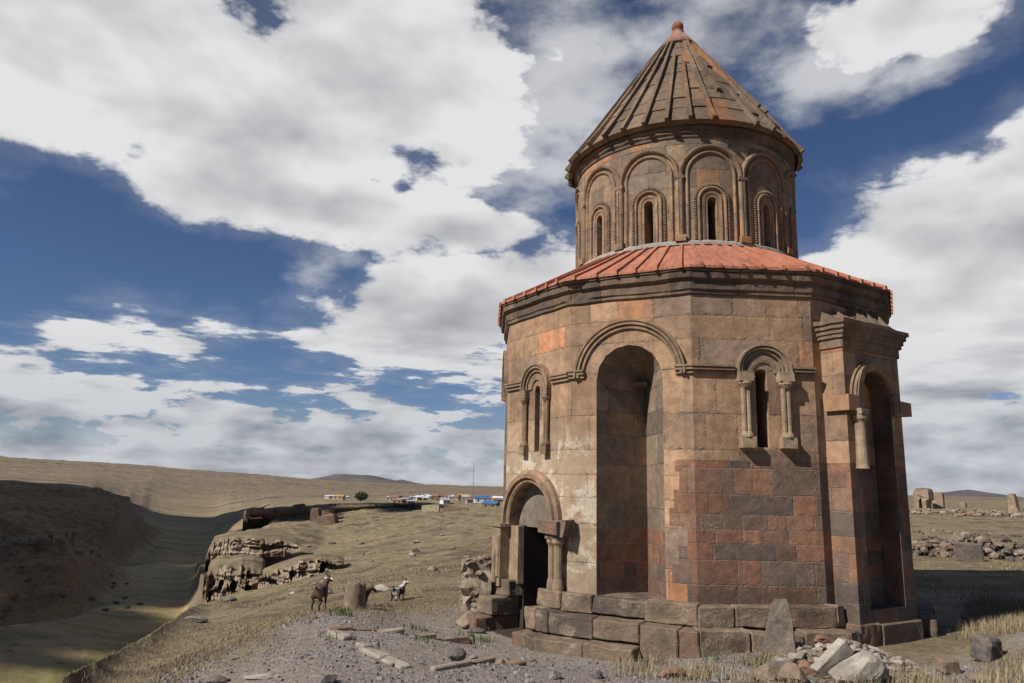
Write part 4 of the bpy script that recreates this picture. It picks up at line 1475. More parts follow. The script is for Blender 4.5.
# ------------------------------------------------------------------ rock faces of the gorge
M_CLIFF = stone('cliff_rock', [(.19, .138, .096), (.265, .20, .14), (.33, .265, .195), (.235, .17, .12), (.17, .125, .09)], scale=.7, island=False, crust=(.42, .36, .28), crust_amt=.55, dirt=.25, bumpd=.12)
M_CLIFF_RED = stone('red_cliff_rock', [(.19, .115, .072), (.27, .17, .108), (.145, .095, .066), (.31, .215, .14)], scale=.4, island=False, crust=(.33, .24, .16), crust_amt=.4, dirt=.6, bumpd=.3)
M_CLIFF_DARK = stone('dark_cliff_rock', [(.105, .078, .058), (.14, .10, .075), (.085, .066, .052)], scale=.06, island=False, crust=(.2, .15, .11), crust_amt=.4, dirt=.6, bumpd=1.5)


def cliff(name, band, mat, seed, block, depth, back, n=90, m=14, caves=(), grassy=.22, drop=.06):
    """a fractured rock face along a line of (bearing, distance, foot, top), running back into the hill"""
    B = np.array(band)
    P, UV = [], []
    tt = np.linspace(0, len(B) - 1, n)
    for q in tt:
        bb, dd, zb_, zt_ = [float(np.interp(q, range(len(B)), B[:, c])) for c in range(4)]
        x, y = bd(bb, dd)
        dirc = Vector((x, y, 0)).normalized()
        end = min(1.0, q / .25, (len(B) - 1 - q) / .25)
        H_ = (zt_ - zb_)
        jag = (noise.cell(Vector((q * 3.3 + seed, 1, 1))) - .5) * H_ * .12 + noise.noise((q * 2.1, seed, 0)) * H_ * .22
        row = []
        for k in range(m + 1):
            f = k / m
            z = zb_ - H_ * .35 + (H_ * 1.35 + jag * end) * f
            p = Vector((x, y, z))
            c = p / block
            c.x, c.y, c.z = c.x * .42, c.y * .42, c.z * 1.9 + noise.noise(p / block * .4) * 1.2
            off = (noise.cell(c + Vector((seed, 0, 0))) - .5) * depth + (noise.cell(c * 2.3 + Vector((seed, 3, 0))) - .5) * depth * .45
            off += noise.fractal(p / block * 1.2, 1.0, 2.0, 4) * depth * .35
            off += (noise.cell(Vector((seed, 0, p.z / block * 1.6 + noise.noise(p / block * .25) * 1.5))) - .5) * depth * .9
            off -= f * f * H_ * .55
            off = off * end - (1 - end) * depth
            for (cq, cf, rq, rf, cd) in caves:
                if ((q - cq) / rq) ** 2 + ((f - cf) / rf) ** 2 < 1:
                    off -= cd
            row.append(p - dirc * off)
        top = row[-1]
        for g in (.06, .14, .25, .4, .6, .8, 1.0):
            e_ = min(1, g / .25)
            p = Vector((x, y, 0)) + dirc * (back * g)
            nz = noise.fractal(p / block * .35 + Vector((0, 0, seed)), 1, 2, 4) * H_ * .14 * (1 - g)
            zc = zt_ + nz - H_ * drop * g - (1 - end) * H_ * .2
            q_ = top + dirc * (back * g)
            row.append(Vector((q_.x * (1 - e_) + p.x * e_, q_.y * (1 - e_) + p.y * e_, top.z * (1 - e_) + zc * e_)))
        P.append(row)
    mb = MB()
    mb.grid([r_[:m + 1] for r_ in P], None, smooth=False)
    mb.grid([r_[m:] for r_ in P], None, smooth=True, mi=1)
    # grass has taken hold on parts of the face
    for q_, f_ in enumerate(mb.f):
        c_ = sum((Vector(mb.v[w]) for w in f_), Vector()) / len(f_)
        if noise.fractal(c_ / block * .55 + Vector((seed, 7, 0)), 1, 2, 3) > grassy: mb.mi[q_] = 1
    o = mb.build(name, [mat, M_GROUND], merge='fix')
    tag(o, kind='structure')
    return o


cliff('cliff', C_CAVES, M_CLIFF, 3, .75, .5, 15.0, n=150, m=24, caves=((1.4, .62, .25, .10, 1.4), (2.5, .60, .33, .16, 1.8), (2.6, .35, .2, .09, 1.2), (.5, .45, .18, .14, 1.0), (3.75, .45, .28, .13, 2.2), (.8, .82, .2, .07, .9)))
cliff('cliff', C_STRATA, M_CLIFF, 7, .8, .45, 12.0, n=150, m=14, caves=((.9, .4, .22, .2, 1.2),))
cliff('cliff', C_MID, M_CLIFF, 12, .7, .55, 6.0, n=130, m=14, caves=((1.6, .6, .12, .2, 1.2), (3.1, .6, .12, .2, 1.4)))
cliff('cliff', C_RUIN, M_CLIFF_RED, 16, 1.2, 1.0, 4.0, n=130, m=12, drop=.6)
cliff('cliff', C_FAR, M_CLIFF_DARK, 21, 9, 7, 16, n=160, m=12, drop=1.2)
cliff('cliff', C_MESA, M_CLIFF_DARK, 25, 8, 6, 18, n=140, m=12, drop=1.2)
cliff('cliff', C_LEFT, M_CLIFF_DARK, 29, 4, 3, 8, n=120, m=12, drop=1.4)

# far hills on the skyline
M_HILL = stone('far_hill', [(.105, .098, .098), (.085, .082, .088), (.12, .105, .098)], scale=.0008, island=False, crust=(.14, .12, .10), crust_amt=.3, dirt=.2, bumpd=10)  # dull grey base colour stands in for distance haze and cloud shade
hb = MB()
for (bb, dd, wid, hgt, base) in ((-11.6, 14000, 900, 205, -45), (-8.1, 15000, 480, 95, -40), (31.4, 13000, 640, 95, -20)):
    cx, cy = bd(bb, dd)
    rows = []
    for i in range(25):
        row = []
        for k in range(25):
            ux, uy = (i / 12 - 1), (k / 12 - 1)
            r = sqrt(ux * ux + uy * uy)
            h = max(0, 1 - r) ** 1.25
            if wid == 900: h = min(h, .74)
            nz = noise.fractal((ux * 2 + bb, uy * 2, 1), 1, 2, 4) * .10 * h
            row.append((cx + ux * wid * 1.5, cy + uy * wid * 1.5, base + hgt * (h + nz) * 1.28))
        rows.append(row)
    hb.grid(rows, None, smooth=True)
tag(hb.build('hills', M_HILL), kind='structure')

# ------------------------------------------------------------------ clouds overhead, out of view, whose shade lies on the gorge
M_CLOUD, t, b = mat_new('cloud_white', 1.0)
b.inputs['Base Color'].default_value = (.9, .9, .9, 1)


def cloud(zone, alt, seed, n=16):
    """puffs standing sunward above an area of ground (x, y, rx, ry)"""
    r = random.Random(seed)
    bm = bmesh.new()
    sh = SUN_DIR * ((alt + 28) / SUN_DIR.z)
    for (x, y, rx, ry) in zone:
        for k in range(n):
            a, q = r.uniform(0, 2 * pi), sqrt(r.random())
            s = min(rx, ry) * r.uniform(.30, .5)
            px, py = x + (rx - s * .8) * q * cos(a), y + (ry - s * .8) * q * sin(a)
            mt = Matrix.Translation((px + sh.x, py + sh.y, alt - 15 + s * .25)) @ Matrix.Diagonal((s, s, s * .45, 1))
            ret = bmesh.ops.create_icosphere(bm, subdivisions=3 if n > 4 else 2, radius=1, matrix=mt)
            for v in ret['verts']:
                v.co += Vector((noise.noise(v.co * .03), noise.noise(v.co * .03 + Vector((9, 0, 0))), 0)) * s * .35
    me = bpy.data.meshes.new('cloud')
    bm.to_mesh(me)
    bm.free()
    me.materials.append(M_CLOUD)
    o = bpy.data.objects.new('cloud', me)
    COL.objects.link(o)
    tag(o, kind='structure')


gorge = random.Random(6)
zones = []
for k in range(190):
    d_, b_ = 158 + 650 * gorge.random() ** .8, radians(gorge.uniform(-41, -22.0))
    zones.append((d_ * sin(b_), d_ * cos(b_), .13 * d_, .13 * d_))
cloud(zones, 620, 5, n=3)
cloud([(-125, 450, 60, 36), (-62, 462, 60, 30)], 620, 8)
# ------------------------------------------------------------------ loose stones and blocks
ST_GREY = stone('grey_field_stone', [(.20, .18, .16), (.28, .25, .215), (.15, .135, .122), (.24, .205, .165)], scale=2, island=False, crust=(.46, .42, .36), crust_amt=.6)
ST_RED = stone('red_tuff_stone', [(.25, .125, .078), (.30, .17, .108), (.20, .105, .07)], scale=2, island=False, crust=(.38, .28, .2), crust_amt=.4)
ST_PALE = stone('pale_crusted_stone', [(.36, .32, .265), (.42, .385, .325), (.29, .245, .195)], scale=2, island=False, crust=(.55, .50, .42), crust_amt=.7)
ST_BROWN = stone('brown_block_stone', [(.22, .158, .108), (.185, .135, .096), (.27, .20, .138)], scale=2, island=False, crust=(.40, .34, .27), crust_amt=.5)
ST_DARK = stone('dark_block_stone', [(.11, .095, .085), (.085, .075, .07), (.15, .125, .105)], scale=2, island=False, crust=(.36, .32, .27), crust_amt=.5)
ST_MIX = stone('rubble_mix', [(.28, .24, .195), (.22, .165, .12), (.36, .32, .265), (.17, .145, .12), (.30, .25, .195), (.23, .145, .10), (.31, .275, .23)], scale=2.5, island=True, crust=(.52, .48, .41), crust_amt=.65)
GRAVEL = stone('gravel_stones', [(.22, .20, .19), (.16, .148, .143), (.26, .24, .225), (.19, .155, .13), (.20, .182, .172), (.31, .285, .26), (.12, .11, .107), (.21, .192, .182)], scale=4, island=True, crust=(.4, .37, .33), crust_amt=.3)


def rock_bm(bm, mt, seed, sub=2, angular=.5):
    """a broken stone: an icosphere cut by a handful of planes and roughened"""
    r = random.Random(seed)
    ret = bmesh.ops.create_icosphere(bm, subdivisions=sub, radius=1)
    planes = []
    for k in range(7):
        n = Vector((r.uniform(-1, 1), r.uniform(-1, 1), r.uniform(-1, 1))).normalized()
        planes.append((n, r.uniform(.48, .85)))
    for v in ret['verts']:
        p = v.co.copy()
        for n, d in planes:
            e = p.dot(n) - d
            if e > 0: p -= n * e * (angular + .4)
        p += p.normalized() * noise.fractal(p * 1.7 + Vector((seed * 3.1, 0, 0)), 1, 2, 3) * .12
        v.co = mt @ p
    return ret['verts']


def link(me, name, parent=None):
    o = bpy.data.objects.new(name, me)
    COL.objects.link(o)
    if parent: o.parent = parent
    return o


ROCK_ME = []
for k, mt_ in enumerate((ST_GREY, ST_RED, ST_GREY, ST_PALE, ST_BROWN, ST_GREY, ST_DARK, ST_PALE)):
    bm = bmesh.new()
    rock_bm(bm, Matrix.Diagonal((1, .8, .62, 1)), 100 + k, 3, .55)
    me = bpy.data.meshes.new('stone')
    bm.to_mesh(me)
    bm.free()
    me.materials.append(mt_)
    ROCK_ME.append(me)


def rock(name, which, bearing, d, size, label=None, cat='stone', group=None, sc=(1, 1, 1), rz=0, tilt=0, sink=.3):
    p = at(bearing, d)
    o = link(ROCK_ME[which], name)
    o.location = (p.x, p.y, p.z + size * sc[2] * .62 * (1 - sink) - .01)
    o.scale = (size * sc[0], size * sc[1], size * sc[2])
    o.rotation_euler = (tilt, tilt * .4, rz)
    tag(o, label, cat, group)
    return o


def block(name, mat, bearing, d, dims, rz, tilt=(0, 0), dz=0, seed=1, label=None, cat='block', group=None):
    """a worn squared block or slab"""
    r = random.Random(seed)
    bm = bmesh.new()
    bmesh.ops.create_cube(bm, size=1, matrix=Matrix.Diagonal((*dims, 1)))
    bmesh.ops.bevel(bm, geom=list(bm.edges), offset=min(dims) * .12, segments=1, affect='EDGES')
    bmesh.ops.subdivide_edges(bm, edges=list(bm.edges), cuts=3, use_grid_fill=True)
    for v in bm.verts:
        v.co += v.co.normalized() * noise.fractal(v.co * 3.5 + Vector((seed * 5.3, 0, 0)), 1, 2, 3) * min(dims) * .16
    me = bpy.data.meshes.new(name)
    bm.to_mesh(me)
    bm.free()
    me.materials.append(mat)
    o = link(me, name)
    p = at(bearing, d)
    o.location = (p.x, p.y, p.z + dims[2] * .5 * cos(tilt[0]) + dz)
    o.rotation_euler = (tilt[0], tilt[1], rz)
    tag(o, label, cat, group)
    return o


# leaning stele by the plinth
sb = bmesh.new()
prof_w = [(0.0, .27, .20), (.25, .28, .20), (.55, .24, .18), (.8, .19, .15), (.98, .14, .13), (1.06, .095, .10)]
rings = []
for (z, w, th) in prof_w:
    ring = []
    for (sx, sy) in ((-1, -1), (-.3, -1.05), (.4, -1), (1, -1), (1.03, 0), (1, 1), (0, 1), (-1, 1), (-1.02, 0)):
        p = Vector((sx * w * (1 if sx < 0 else .82), sy * th * .5, z))
        p += Vector((noise.noise(p * 4), noise.noise(p * 4 + Vector((5, 0, 0))), noise.noise(p * 4 + Vector((0, 5, 0))))) * .035
        ring.append(sb.verts.new(p))
    rings.append(ring)
for A, B in zip(rings[:-1], rings[1:]):
    for k in range(9):
        sb.faces.new((A[k], A[(k + 1) % 9], B[(k + 1) % 9], B[k]))
sb.faces.new(rings[-1])
sb.faces.new(list(reversed(rings[0])))
me = bpy.data.meshes.new('standing_stone')
sb.to_mesh(me)
sb.free()
me.materials.append(stone('stele_stone', [(.20, .165, .13), (.15, .122, .098), (.25, .205, .16)], scale=3, island=False, crust=(.40, .35, .28), crust_amt=.5, dirt=.6, bumpd=.05))
stele = link(me, 'standing_stone')
p = at(19.3, 13.35)
stele.location = (p.x, p.y, p.z - .12)
stele.rotation_euler = (-.10, .06, -.35)
tag(stele, 'upright weathered stone slab leaning against the church plinth under the slit window', 'stone slab')

# rubble heap at the right corner
hbm = bmesh.new()
hr = random.Random(3)
hc = at(23.3, 13.0)
for k in range(420):
    a, q = hr.uniform(0, 2 * pi), sqrt(hr.random())
    dx_, dy_ = q * cos(a) * 1.15, q * sin(a) * .85
    top = .46 * max(0, 1 - q) ** .8
    s = hr.uniform(.03, .10) * (1.9 if hr.random() < .12 else 1)
    x, y = hc.x + dx_, hc.y + dy_
    z = gz(x, y) + top * hr.uniform(.55, 1.0)
    mt = Matrix.Translation((x, y, z)) @ Matrix.Rotation(hr.uniform(0, 6), 4, 'Z') @ Matrix.Rotation(hr.uniform(-.5, .5), 4, 'X') @ Matrix.Diagonal((s * hr.uniform(.8, 1.5), s, s * hr.uniform(.35, .8), 1))
    rock_bm(hbm, mt, 500 + k, 1, .6)
me = bpy.data.meshes.new('rubble_heap')
hbm.to_mesh(me)
hbm.free()
me.materials.append(ST_MIX)
o = link(me, 'rubble_heap')
tag(o, 'heap of pale broken rubble at the right corner of the church', 'rubble', kind='stuff')

rock('boulder', 3, 24.2, 12.0, .46, 'big rounded pale boulder in front of the rubble heap at the church corner', 'boulder', sc=(1.15, .75, .95), rz=.5, sink=.35)
block('leaning_slab', ST_PALE, 22.6, 12.2, (.62, .15, .26), .1, (.25, -.72), .12, 4, 'pale flat slab tilted against the big rounded boulder', 'stone slab')
rock('boulder', 1, 20.9, 12.15, .17, 'red tuff stone left of the pale tilted slab', 'stone', sc=(.8, .8, 1.2), sink=.3)
rock('boulder', 6, 19.6, 12.1, .24, 'dark rounded stone left of the red tuff stone by the rubble', 'stone', sc=(1.2, 1, .9))
rock('boulder', 4, 20.0, 11.6, .25, 'brown stone at the front foot of the rubble heap', 'stone', sc=(1.1, 1, 1), rz=2)
rock('boulder', 4, 18.2, 11.75, .26, 'broad brown stone sunk in gravel left of the rubble heap', 'stone', sc=(1.5, 1, .8), rz=1)
rock('boulder', 2, 25.6, 13.3, .22, 'grey stone on the right flank of the rubble heap', 'stone', sc=(1, 1, .9), rz=.6)
rock('boulder', 7, 25.2, 13.1, .17, 'pale stone against the bay foot at the church corner', 'stone', rz=2.2)
rock('boulder', 5, 20.6, 13.6, .26, 'grey-brown stone between the standing stone and the rubble heap', 'stone', sc=(1.1, .8, 1.1), rz=.4)
rock('boulder', 1, 22.0, 13.75, .15, 'small orange stone on top of the rubble heap by the wall', 'stone', rz=.4, sink=-2.2)
rock('boulder', 1, 12.0, 11.7, .22, 'flat red stone lying in the gravel in front of the plinth', 'stone', sc=(1.2, .9, .6), rz=.5)
rock('boulder', 6, 9.5, 13.0, .20, 'dark stone beside the lowest plinth step', 'stone', sc=(1.4, .9, .6), rz=.2)
rock('boulder', 4, 31.2, 12.9, .22, 'tan stone in the dry grass below the earth bank', 'stone', sc=(1.2, .9, .7), rz=.3)
block('squared_block', ST_DARK, 31.5, 14.4, (.38, .34, .36), .5, (.08, .1), -.02, 6, 'grey squared block set in the earth bank at right', 'stone block')
block('squared_block', ST_BROWN, 29.3, 13.4, (.27, .24, .20), .2, (.05, .05), 0, 7, 'small tan block in the grass at the edge of the church shadow', 'stone block')
block('leaning_slab', ST_DARK, 31.1, 36.8, (1.0, .22, .75), -.55, (.2, 0), 0, 9, 'grey slab leaning on the low rubble wall behind the church', 'stone slab')

# left of the door: ruined wing wall and fallen stones
wb = bmesh.new()
wr = random.Random(12)
wc = at(-2.1, 17.2)
for k in range(120):
    z = wr.uniform(0, 1.15)
    x = wc.x + wr.uniform(-.30, .30) * (1.15 - .25 * z)
    y = wc.y + wr.uniform(-.33, .33)
    s = wr.uniform(.06, .12)
    mt = Matrix.Translation((x, y, wc.z + .25 + z)) @ Matrix.Rotation(wr.uniform(0, 6), 4, 'Z') @ Matrix.Rotation(wr.uniform(-.3, .3), 4, 'X') @ Matrix.Diagonal((s * 1.4, s * 1.2, s * .55, 1))
    rock_bm(wb, mt, 800 + k, 1, .6)
cb = bmesh.new()
bmesh.ops.create_cube(cb, size=1, matrix=Matrix.Translation((wc.x, wc.y + .05, wc.z + .62)) @ Matrix.Diagonal((.56, .62, 1.42, 1)))
bmesh.ops.subdivide_edges(cb, edges=list(cb.edges), cuts=7, use_grid_fill=True)
for v in cb.verts:
    v.co += Vector((noise.cell(v.co * 5) - .5, noise.cell(v.co * 5 + Vector((9, 0, 0))) - .5, (noise.cell(v.co * 4 + Vector((0, 9, 0))) - .5) * .8)) * .09 + Vector((noise.noise(v.co * 7), noise.noise(v.co * 7 + Vector((3, 0, 0))), noise.noise(v.co * 6))) * .05
tm = bpy.data.meshes.new('tmp')
cb.to_mesh(tm)
cb.free()
wb.from_mesh(tm)
bpy.data.meshes.remove(tm)
me = bpy.data.meshes.new('wall_stub')
wb.to_mesh(me)
wb.free()
me.materials.append(stone('rubble_core', [(.20, .15, .105), (.30, .235, .165), (.36, .295, .22), (.25, .175, .12), (.33, .26, .19)], scale=3.2, island=False, crust=(.45, .39, .31), crust_amt=.6, dirt=.6, bumpd=.06))
tag(link(me, 'wall_stub'), 'ruined stub of rubble wall standing left of the church door', 'wall', kind=None)
rock('boulder', 4, -2.9, 16.6, .30, 'brown rounded boulder below the wall stub left of the door', 'boulder', sc=(.9, .9, 1.15), rz=.7, sink=.2)
rock('boulder', 6, -2.2, 16.1, .17, 'small dark stone at the foot of the left door step', 'stone', sc=(1.3, 1, .7))
rock('boulder', 3, -2.0, 16.8, .2, 'pale stone wedged between the wall stub and the door step', 'stone', sc=(1.2, 1, .8), rz=1.4)
rock('boulder', 5, -1.5, 16.4, .14, 'grey stone resting on the brown boulder side of the door step', 'stone', rz=.4)

# kerb of old foundations showing in the gravel
def kerb_line(pts, w, mat, label, seed):
    mb = MB()
    r = random.Random(seed)
    P = [Vector((*bd(b_, d_), 0)) for b_, d_ in pts]
    for a, c in zip(P[:-1], P[1:]):
        L = (c - a).length
        t_ = (c - a).normalized()
        n_ = Vector((-t_.y, t_.x, 0))
        u = 0
        while u < L:
            l = r.uniform(.35, .8)
            if u + l > L: l = L - u + .05
            if r.random() < .96:
                q0, q1 = a + t_ * (u + .02), a + t_ * (u + l)
                h = r.uniform(.035, .075)
                ww = w * r.uniform(.7, 1.1)
                off = r.uniform(-.04, .04)
                zz_ = gz(((q0 + q1) / 2).x, ((q0 + q1) / 2).y)
                Mx = lambda uu, z, o: Vector(((a + t_ * uu + n_ * (o + off)).x, (a + t_ * uu + n_ * (o + off)).y, zz_ + z))
                mb.box(Mx, u, u + l, -ww / 2, ww / 2, -.15, h, .022, r)
            u += l
    o = mb.build('foundation_kerb', mat, merge=True, bevel=.02)
    tag(o, label, 'kerb')


M_KERB = stone('kerb_stone', [(.30, .235, .165), (.26, .20, .145), (.34, .27, .20), (.25, .16, .11)], scale=2, crust=(.46, .42, .35), crust_amt=.6, dirt=.3)
M_KERBW = stone('pale_kerb_stone', [(.29, .25, .20), (.26, .21, .16), (.31, .27, .22), (.25, .19, .135)], scale=2, crust=(.5, .46, .4), crust_amt=.6, dirt=.3)
kerb_line([(-12.9, 13.6), (-7.7, 14.1), (-2.6, 14.8)], .13, M_KERB, 'straight row of brown foundation stones running towards the door', 4)
kerb_line([(-12.6, 13.2), (-10.0, 12.0), (-7.2, 10.9)], .19, M_KERBW, 'row of pale foundation stones slanting across the gravel', 5)
kerb_line([(-5.4, 10.8), (-2.5, 11.3), (1.1, 11.9)], .16, M_KERB, 'short row of brown foundation stones at the bottom edge', 6)

# stones strewn on the gravel and slope
lr = random.Random(22)
for k in range(130):
    if k < 80:
        bb, dd = lr.uniform(-26, 18), lr.uniform(10.2, 15.5) if lr.random() < .75 else lr.uniform(9.7, 12.0)
    else:
        bb, dd = lr.uniform(13, 36), lr.uniform(9.9, 12.2)
    if bb < -3 and dd > min(9.2 + (bb + 31) * .36, 18): continue
    s = min(.12, .025 + .028 * lr.expovariate(1.0))
    rock('loose_stone', lr.choice([0, 0, 2, 5, 5, 2, 0, 1, 3, 4, 6, 6]), bb, dd, s, 'small loose stone lying on the gravel around the church', 'stone', 'loose stones on the gravel', sc=(lr.uniform(.9, 1.4), 1, lr.uniform(.6, 1)), rz=lr.uniform(0, 6))
rock('loose_stone', 3, -17.0, 10.6, .17, 'long white stone lying flat on the gravel near the bottom edge', 'stone', sc=(1.5, .8, .4), rz=.2)
rock('loose_stone', 6, -19.9, 10.9, .13, 'dark stone left of the long white stone on the gravel', 'stone', sc=(1.3, .9, .8))
rock('loose_stone', 6, -3.5, 11.65, .16, 'blackish stone standing on the bottom row of foundation stones', 'stone', sc=(.9, .9, 1.1), sink=0)
rock('loose_stone', 5, -21.6, 27, .3, 'grey boulder on the edge of the grassy slope above the valley', 'boulder', sc=(1.3, 1, .7))
for k in range(34):
    bb, dd = lr.uniform(-20, -4), lr.uniform(24, 110)
    rock('loose_stone', lr.choice([0, 4, 5, 6, 3]), bb, dd, lr.uniform(.12, .5), 'weathered rock lying on the dry grassy hillside', 'rock', 'rocks on the grassy hillside', sc=(1.2, 1, .8), rz=lr.uniform(0, 6))
for k in range(26):
    bb, dd = lr.uniform(-33, -25), lr.uniform(215, 300)
    rock('loose_stone', 6, bb, dd, lr.uniform(.4, 1.1), 'dark boulder on the shaded slope across the gorge', 'rock', 'boulders on the shaded slope', sc=(1.2, 1, .8), rz=lr.uniform(0, 6))

# fine gravel: thousands of pebbles in one sheet
gb_v, gb_f = [], []
gr_ = random.Random(31)
cnt = 0
while cnt < 17000:
    if gr_.random() < .72:
        bb, dd = gr_.uniform(-33, 17), 9.3 + 10 * gr_.random() ** 1.4
        lim = 9.4 + (bb + 31) * .36 + .3
        if bb < 0 and dd > min(lim, 19.5): continue
    else:
        bb, dd = gr_.uniform(14, 37), gr_.uniform(9.3, 14.0)
    x, y = bd(bb, dd)
    if (x - CEN.x) ** 2 + (y - CEN.y) ** 2 < 5.1 ** 2: continue
    cl_ = vnoise(np.array([x * .9]), np.array([y * .9]), 77)[0]
    if gr_.random() > .55 + cl_ * 1.1: continue
    z = gz(x, y)
    s = gr_.uniform(.007, .018) if gr_.random() < .9 else gr_.uniform(.018, .038)
    a = gr_.uniform(0, 6.28)
    base = len(gb_v)
    ca_, sa_ = cos(a), sin(a)
    for (px, py, pz) in ((-1, -.8, -.4), (1, -.7, -.4), (.9, .8, -.4), (-.9, .7, -.4), (-.55, -.4, .6), (.6, -.35, .5), (.5, .45, .65), (-.5, .4, .5)):
        px, py, pz = px * s * gr_.uniform(.8, 1.4), py * s * gr_.uniform(.8, 1.2), pz * s * gr_.uniform(.7, 1.2)
        gb_v.append((x + px * ca_ - py * sa_, y + px * sa_ + py * ca_, z + pz + s * .2))
    gb_f += [tuple(base + q for q in f) for f in ((4, 5, 6, 7), (0, 1, 5, 4), (1, 2, 6, 5), (2, 3, 7, 6), (3, 0, 4, 7))]
    cnt += 1
me = bpy.data.meshes.new('gravel')
me.from_pydata(gb_v, [], gb_f)
me.materials.append(GRAVEL)
tag(link(me, 'gravel'), 'grey gravel scattered over the terrace in front of the church', 'gravel', kind='stuff')

# ------------------------------------------------------------------ grass
M_STRAW, t, b = mat_new('dry_grass_blades', .9)
rnd = t.new('ShaderNodeNewGeometry').outputs['Random Per Island']
t.put(b.inputs['Base Color'], t.ramp(rnd, [(0, (.26, .20, .115)), (.3, (.34, .27, .165)), (.55, (.20, .155, .085)), (.75, (.38, .31, .20)), (.9, (.16, .13, .065)), (1, (.24, .185, .105))]))
b.inputs['Subsurface Weight'].default_value = 0
M_GREEN, t, b = mat_new('green_weed_leaves', .8)
rnd = t.new('ShaderNodeNewGeometry').outputs['Random Per Island']
t.put(b.inputs['Base Color'], t.ramp(rnd, [(0, (.075, .095, .035)), (.5, (.11, .13, .05)), (1, (.15, .15, .07))]))


def blades(name, mat, spots, label, cat, hmin, hmax, width, seed, spread, group=None):
    """tufts of bent blades; spots: (x, y, count)"""
    r = random.Random(seed)
    V, F = [], []
    for (x0, y0, n) in spots:
        for k in range(n):
            x, y = x0 + r.gauss(0, spread), y0 + r.gauss(0, spread)
            if (x - CEN.x) ** 2 + (y - CEN.y) ** 2 < 4.95 ** 2: continue
            z = gz(x, y) - .01
            h = r.uniform(hmin, hmax)
            a, le = r.uniform(0, 6.28), r.uniform(.1, .7) * h
            w = width * r.uniform(.6, 1.3)
            ca_, sa_ = cos(a), sin(a)
            base = len(V)
            V += [(x - w * sa_, y + w * ca_, z), (x + w * sa_, y - w * ca_, z),
                  (x + ca_ * le * .35 + w * .7 * sa_, y + sa_ * le * .35 - w * .7 * ca_, z + h * .6),
                  (x + ca_ * le * .35 - w * .7 * sa_, y + sa_ * le * .35 + w * .7 * ca_, z + h * .6),
                  (x + ca_ * le, y + sa_ * le, z + h)]
            F += [(base, base + 1, base + 2, base + 3), (base + 3, base + 2, base + 4)]
    me = bpy.data.meshes.new(name)
    me.from_pydata(V, [], F)
    me.materials.append(mat)
    tag(link(me, name), label, cat, group, 'stuff')


gr2_ = random.Random(41)
spots = []
for k in range(900):      # right: standing straw beyond and below the bank
    bb, dd = gr2_.uniform(31.0, 38), gr2_.uniform(16.3, 23)
    spots.append((*bd(bb, dd), 22))
for k in range(380):
    bb, dd = gr2_.uniform(26.5, 37), gr2_.uniform(10.2, 14.2)
    if fbm(np.array([bb * .5]), np.array([dd * 1.2]), 3, 5)[0] < .06: continue
    spots.append((*bd(bb, dd), 12))
blades('dry_grass', M_STRAW, spots, 'tall straw-coloured grass on the bank right of the church', 'grass', .08, .30, .0045, 5, .14)
spots = []
for k in range(500):      # in front of the plinth and rubble
    bb, dd = gr2_.uniform(8, 26), gr2_.uniform(11.2, 13.9)
    if fbm(np.array([bb * .45]), np.array([dd * 1.4]), 3, 9)[0] < .05: continue
    spots.append((*bd(bb, dd), 11))
for k in range(36):
    spots.append((*bd(gr2_.gauss(18.2, .7), gr2_.gauss(13.0, .12)), 14))
for k in range(36):
    spots.append((*bd(gr2_.gauss(21.6, .9), gr2_.gauss(13.95, .10)), 16))
blades('dry_grass', M_STRAW, spots, 'thin dry grass tufts along the foot of the plinth', 'grass', .06, .24, .005, 6, .09)
spots = []
for k in range(2600):     # lip of the terrace and the slope below it
    bb = gr2_.uniform(-33, -1)
    lim = min(9.4 + (bb + 31) * .36, 19.3)
    dd = lim + gr2_.random() ** 2 * 16 - .4
    spots.append((*bd(bb, dd), 7))
blades('dry_grass', M_STRAW, spots, 'dry grass covering the slope below the gravel terrace', 'grass', .03, .09, .005, 7, .2)
M_TUFT, t, b = mat_new('hill_grass_tufts', .9)
rnd = t.new('ShaderNodeNewGeometry').outputs['Random Per Island']
t.put(b.inputs['Base Color'], t.ramp(rnd, [(0, (.26, .205, .115)), (.25, (.34, .275, .165)), (.45, (.21, .165, .095)), (.65, (.30, .24, .14)), (.8, (.17, .14, .075)), (1, (.38, .315, .20))]))
spots = []
for k in range(11000):
    dd = 32 * (135 / 32) ** gr2_.random()
    bb = gr2_.uniform(-20.5, 1)
    if fbm(np.array([bb * 1.1]), np.array([math.log(dd) * 9]), 4, 3)[0] < -.12: continue
    spots.append((*bd(bb, dd), 3))
blades('dry_grass', M_TUFT, spots, 'rough dry grass tufts all over the rounded hillside beyond the terrace', 'grass', .04, .12, .013, 9, .22)
spots = []
for k in range(6000):
    dd = 24 * (110 / 24) ** gr2_.random()
    bb = gr2_.uniform(25, 38)
    if fbm(np.array([bb * .9]), np.array([math.log(dd) * 9]), 4, 13)[0] < .0: continue
    spots.append((*bd(bb, dd), 4))
blades('dry_grass', M_TUFT, spots, 'patchy dry grass on the open ground behind the church at right', 'grass', .05, .15, .010, 10, .25)
spots = [(*bd(b_, d_), n) for b_, d_, n in ((-11.9, 15.6, 60), (-12.1, 15.5, 40), (-1.6, 15.2, 60), (-2.9, 15.6, 30), (-6.3, 15.4, 40), (18.3, 12.7, 50), (18.7, 12.6, 40), (24.6, 11.4, 40), (15.2, 13.4, 26), (-5.9, 13.6, 24),
         (35.0, 17.5, 90), (33.6, 17.6, 60), (28.5, 12.0, 60), (36, 18, 60), (-9.5, 12.3, 24), (22.0, 13.9, 60), (-12.6, 12.9, 30), (34, 12, 60), (10.6, 13.5, 40))]
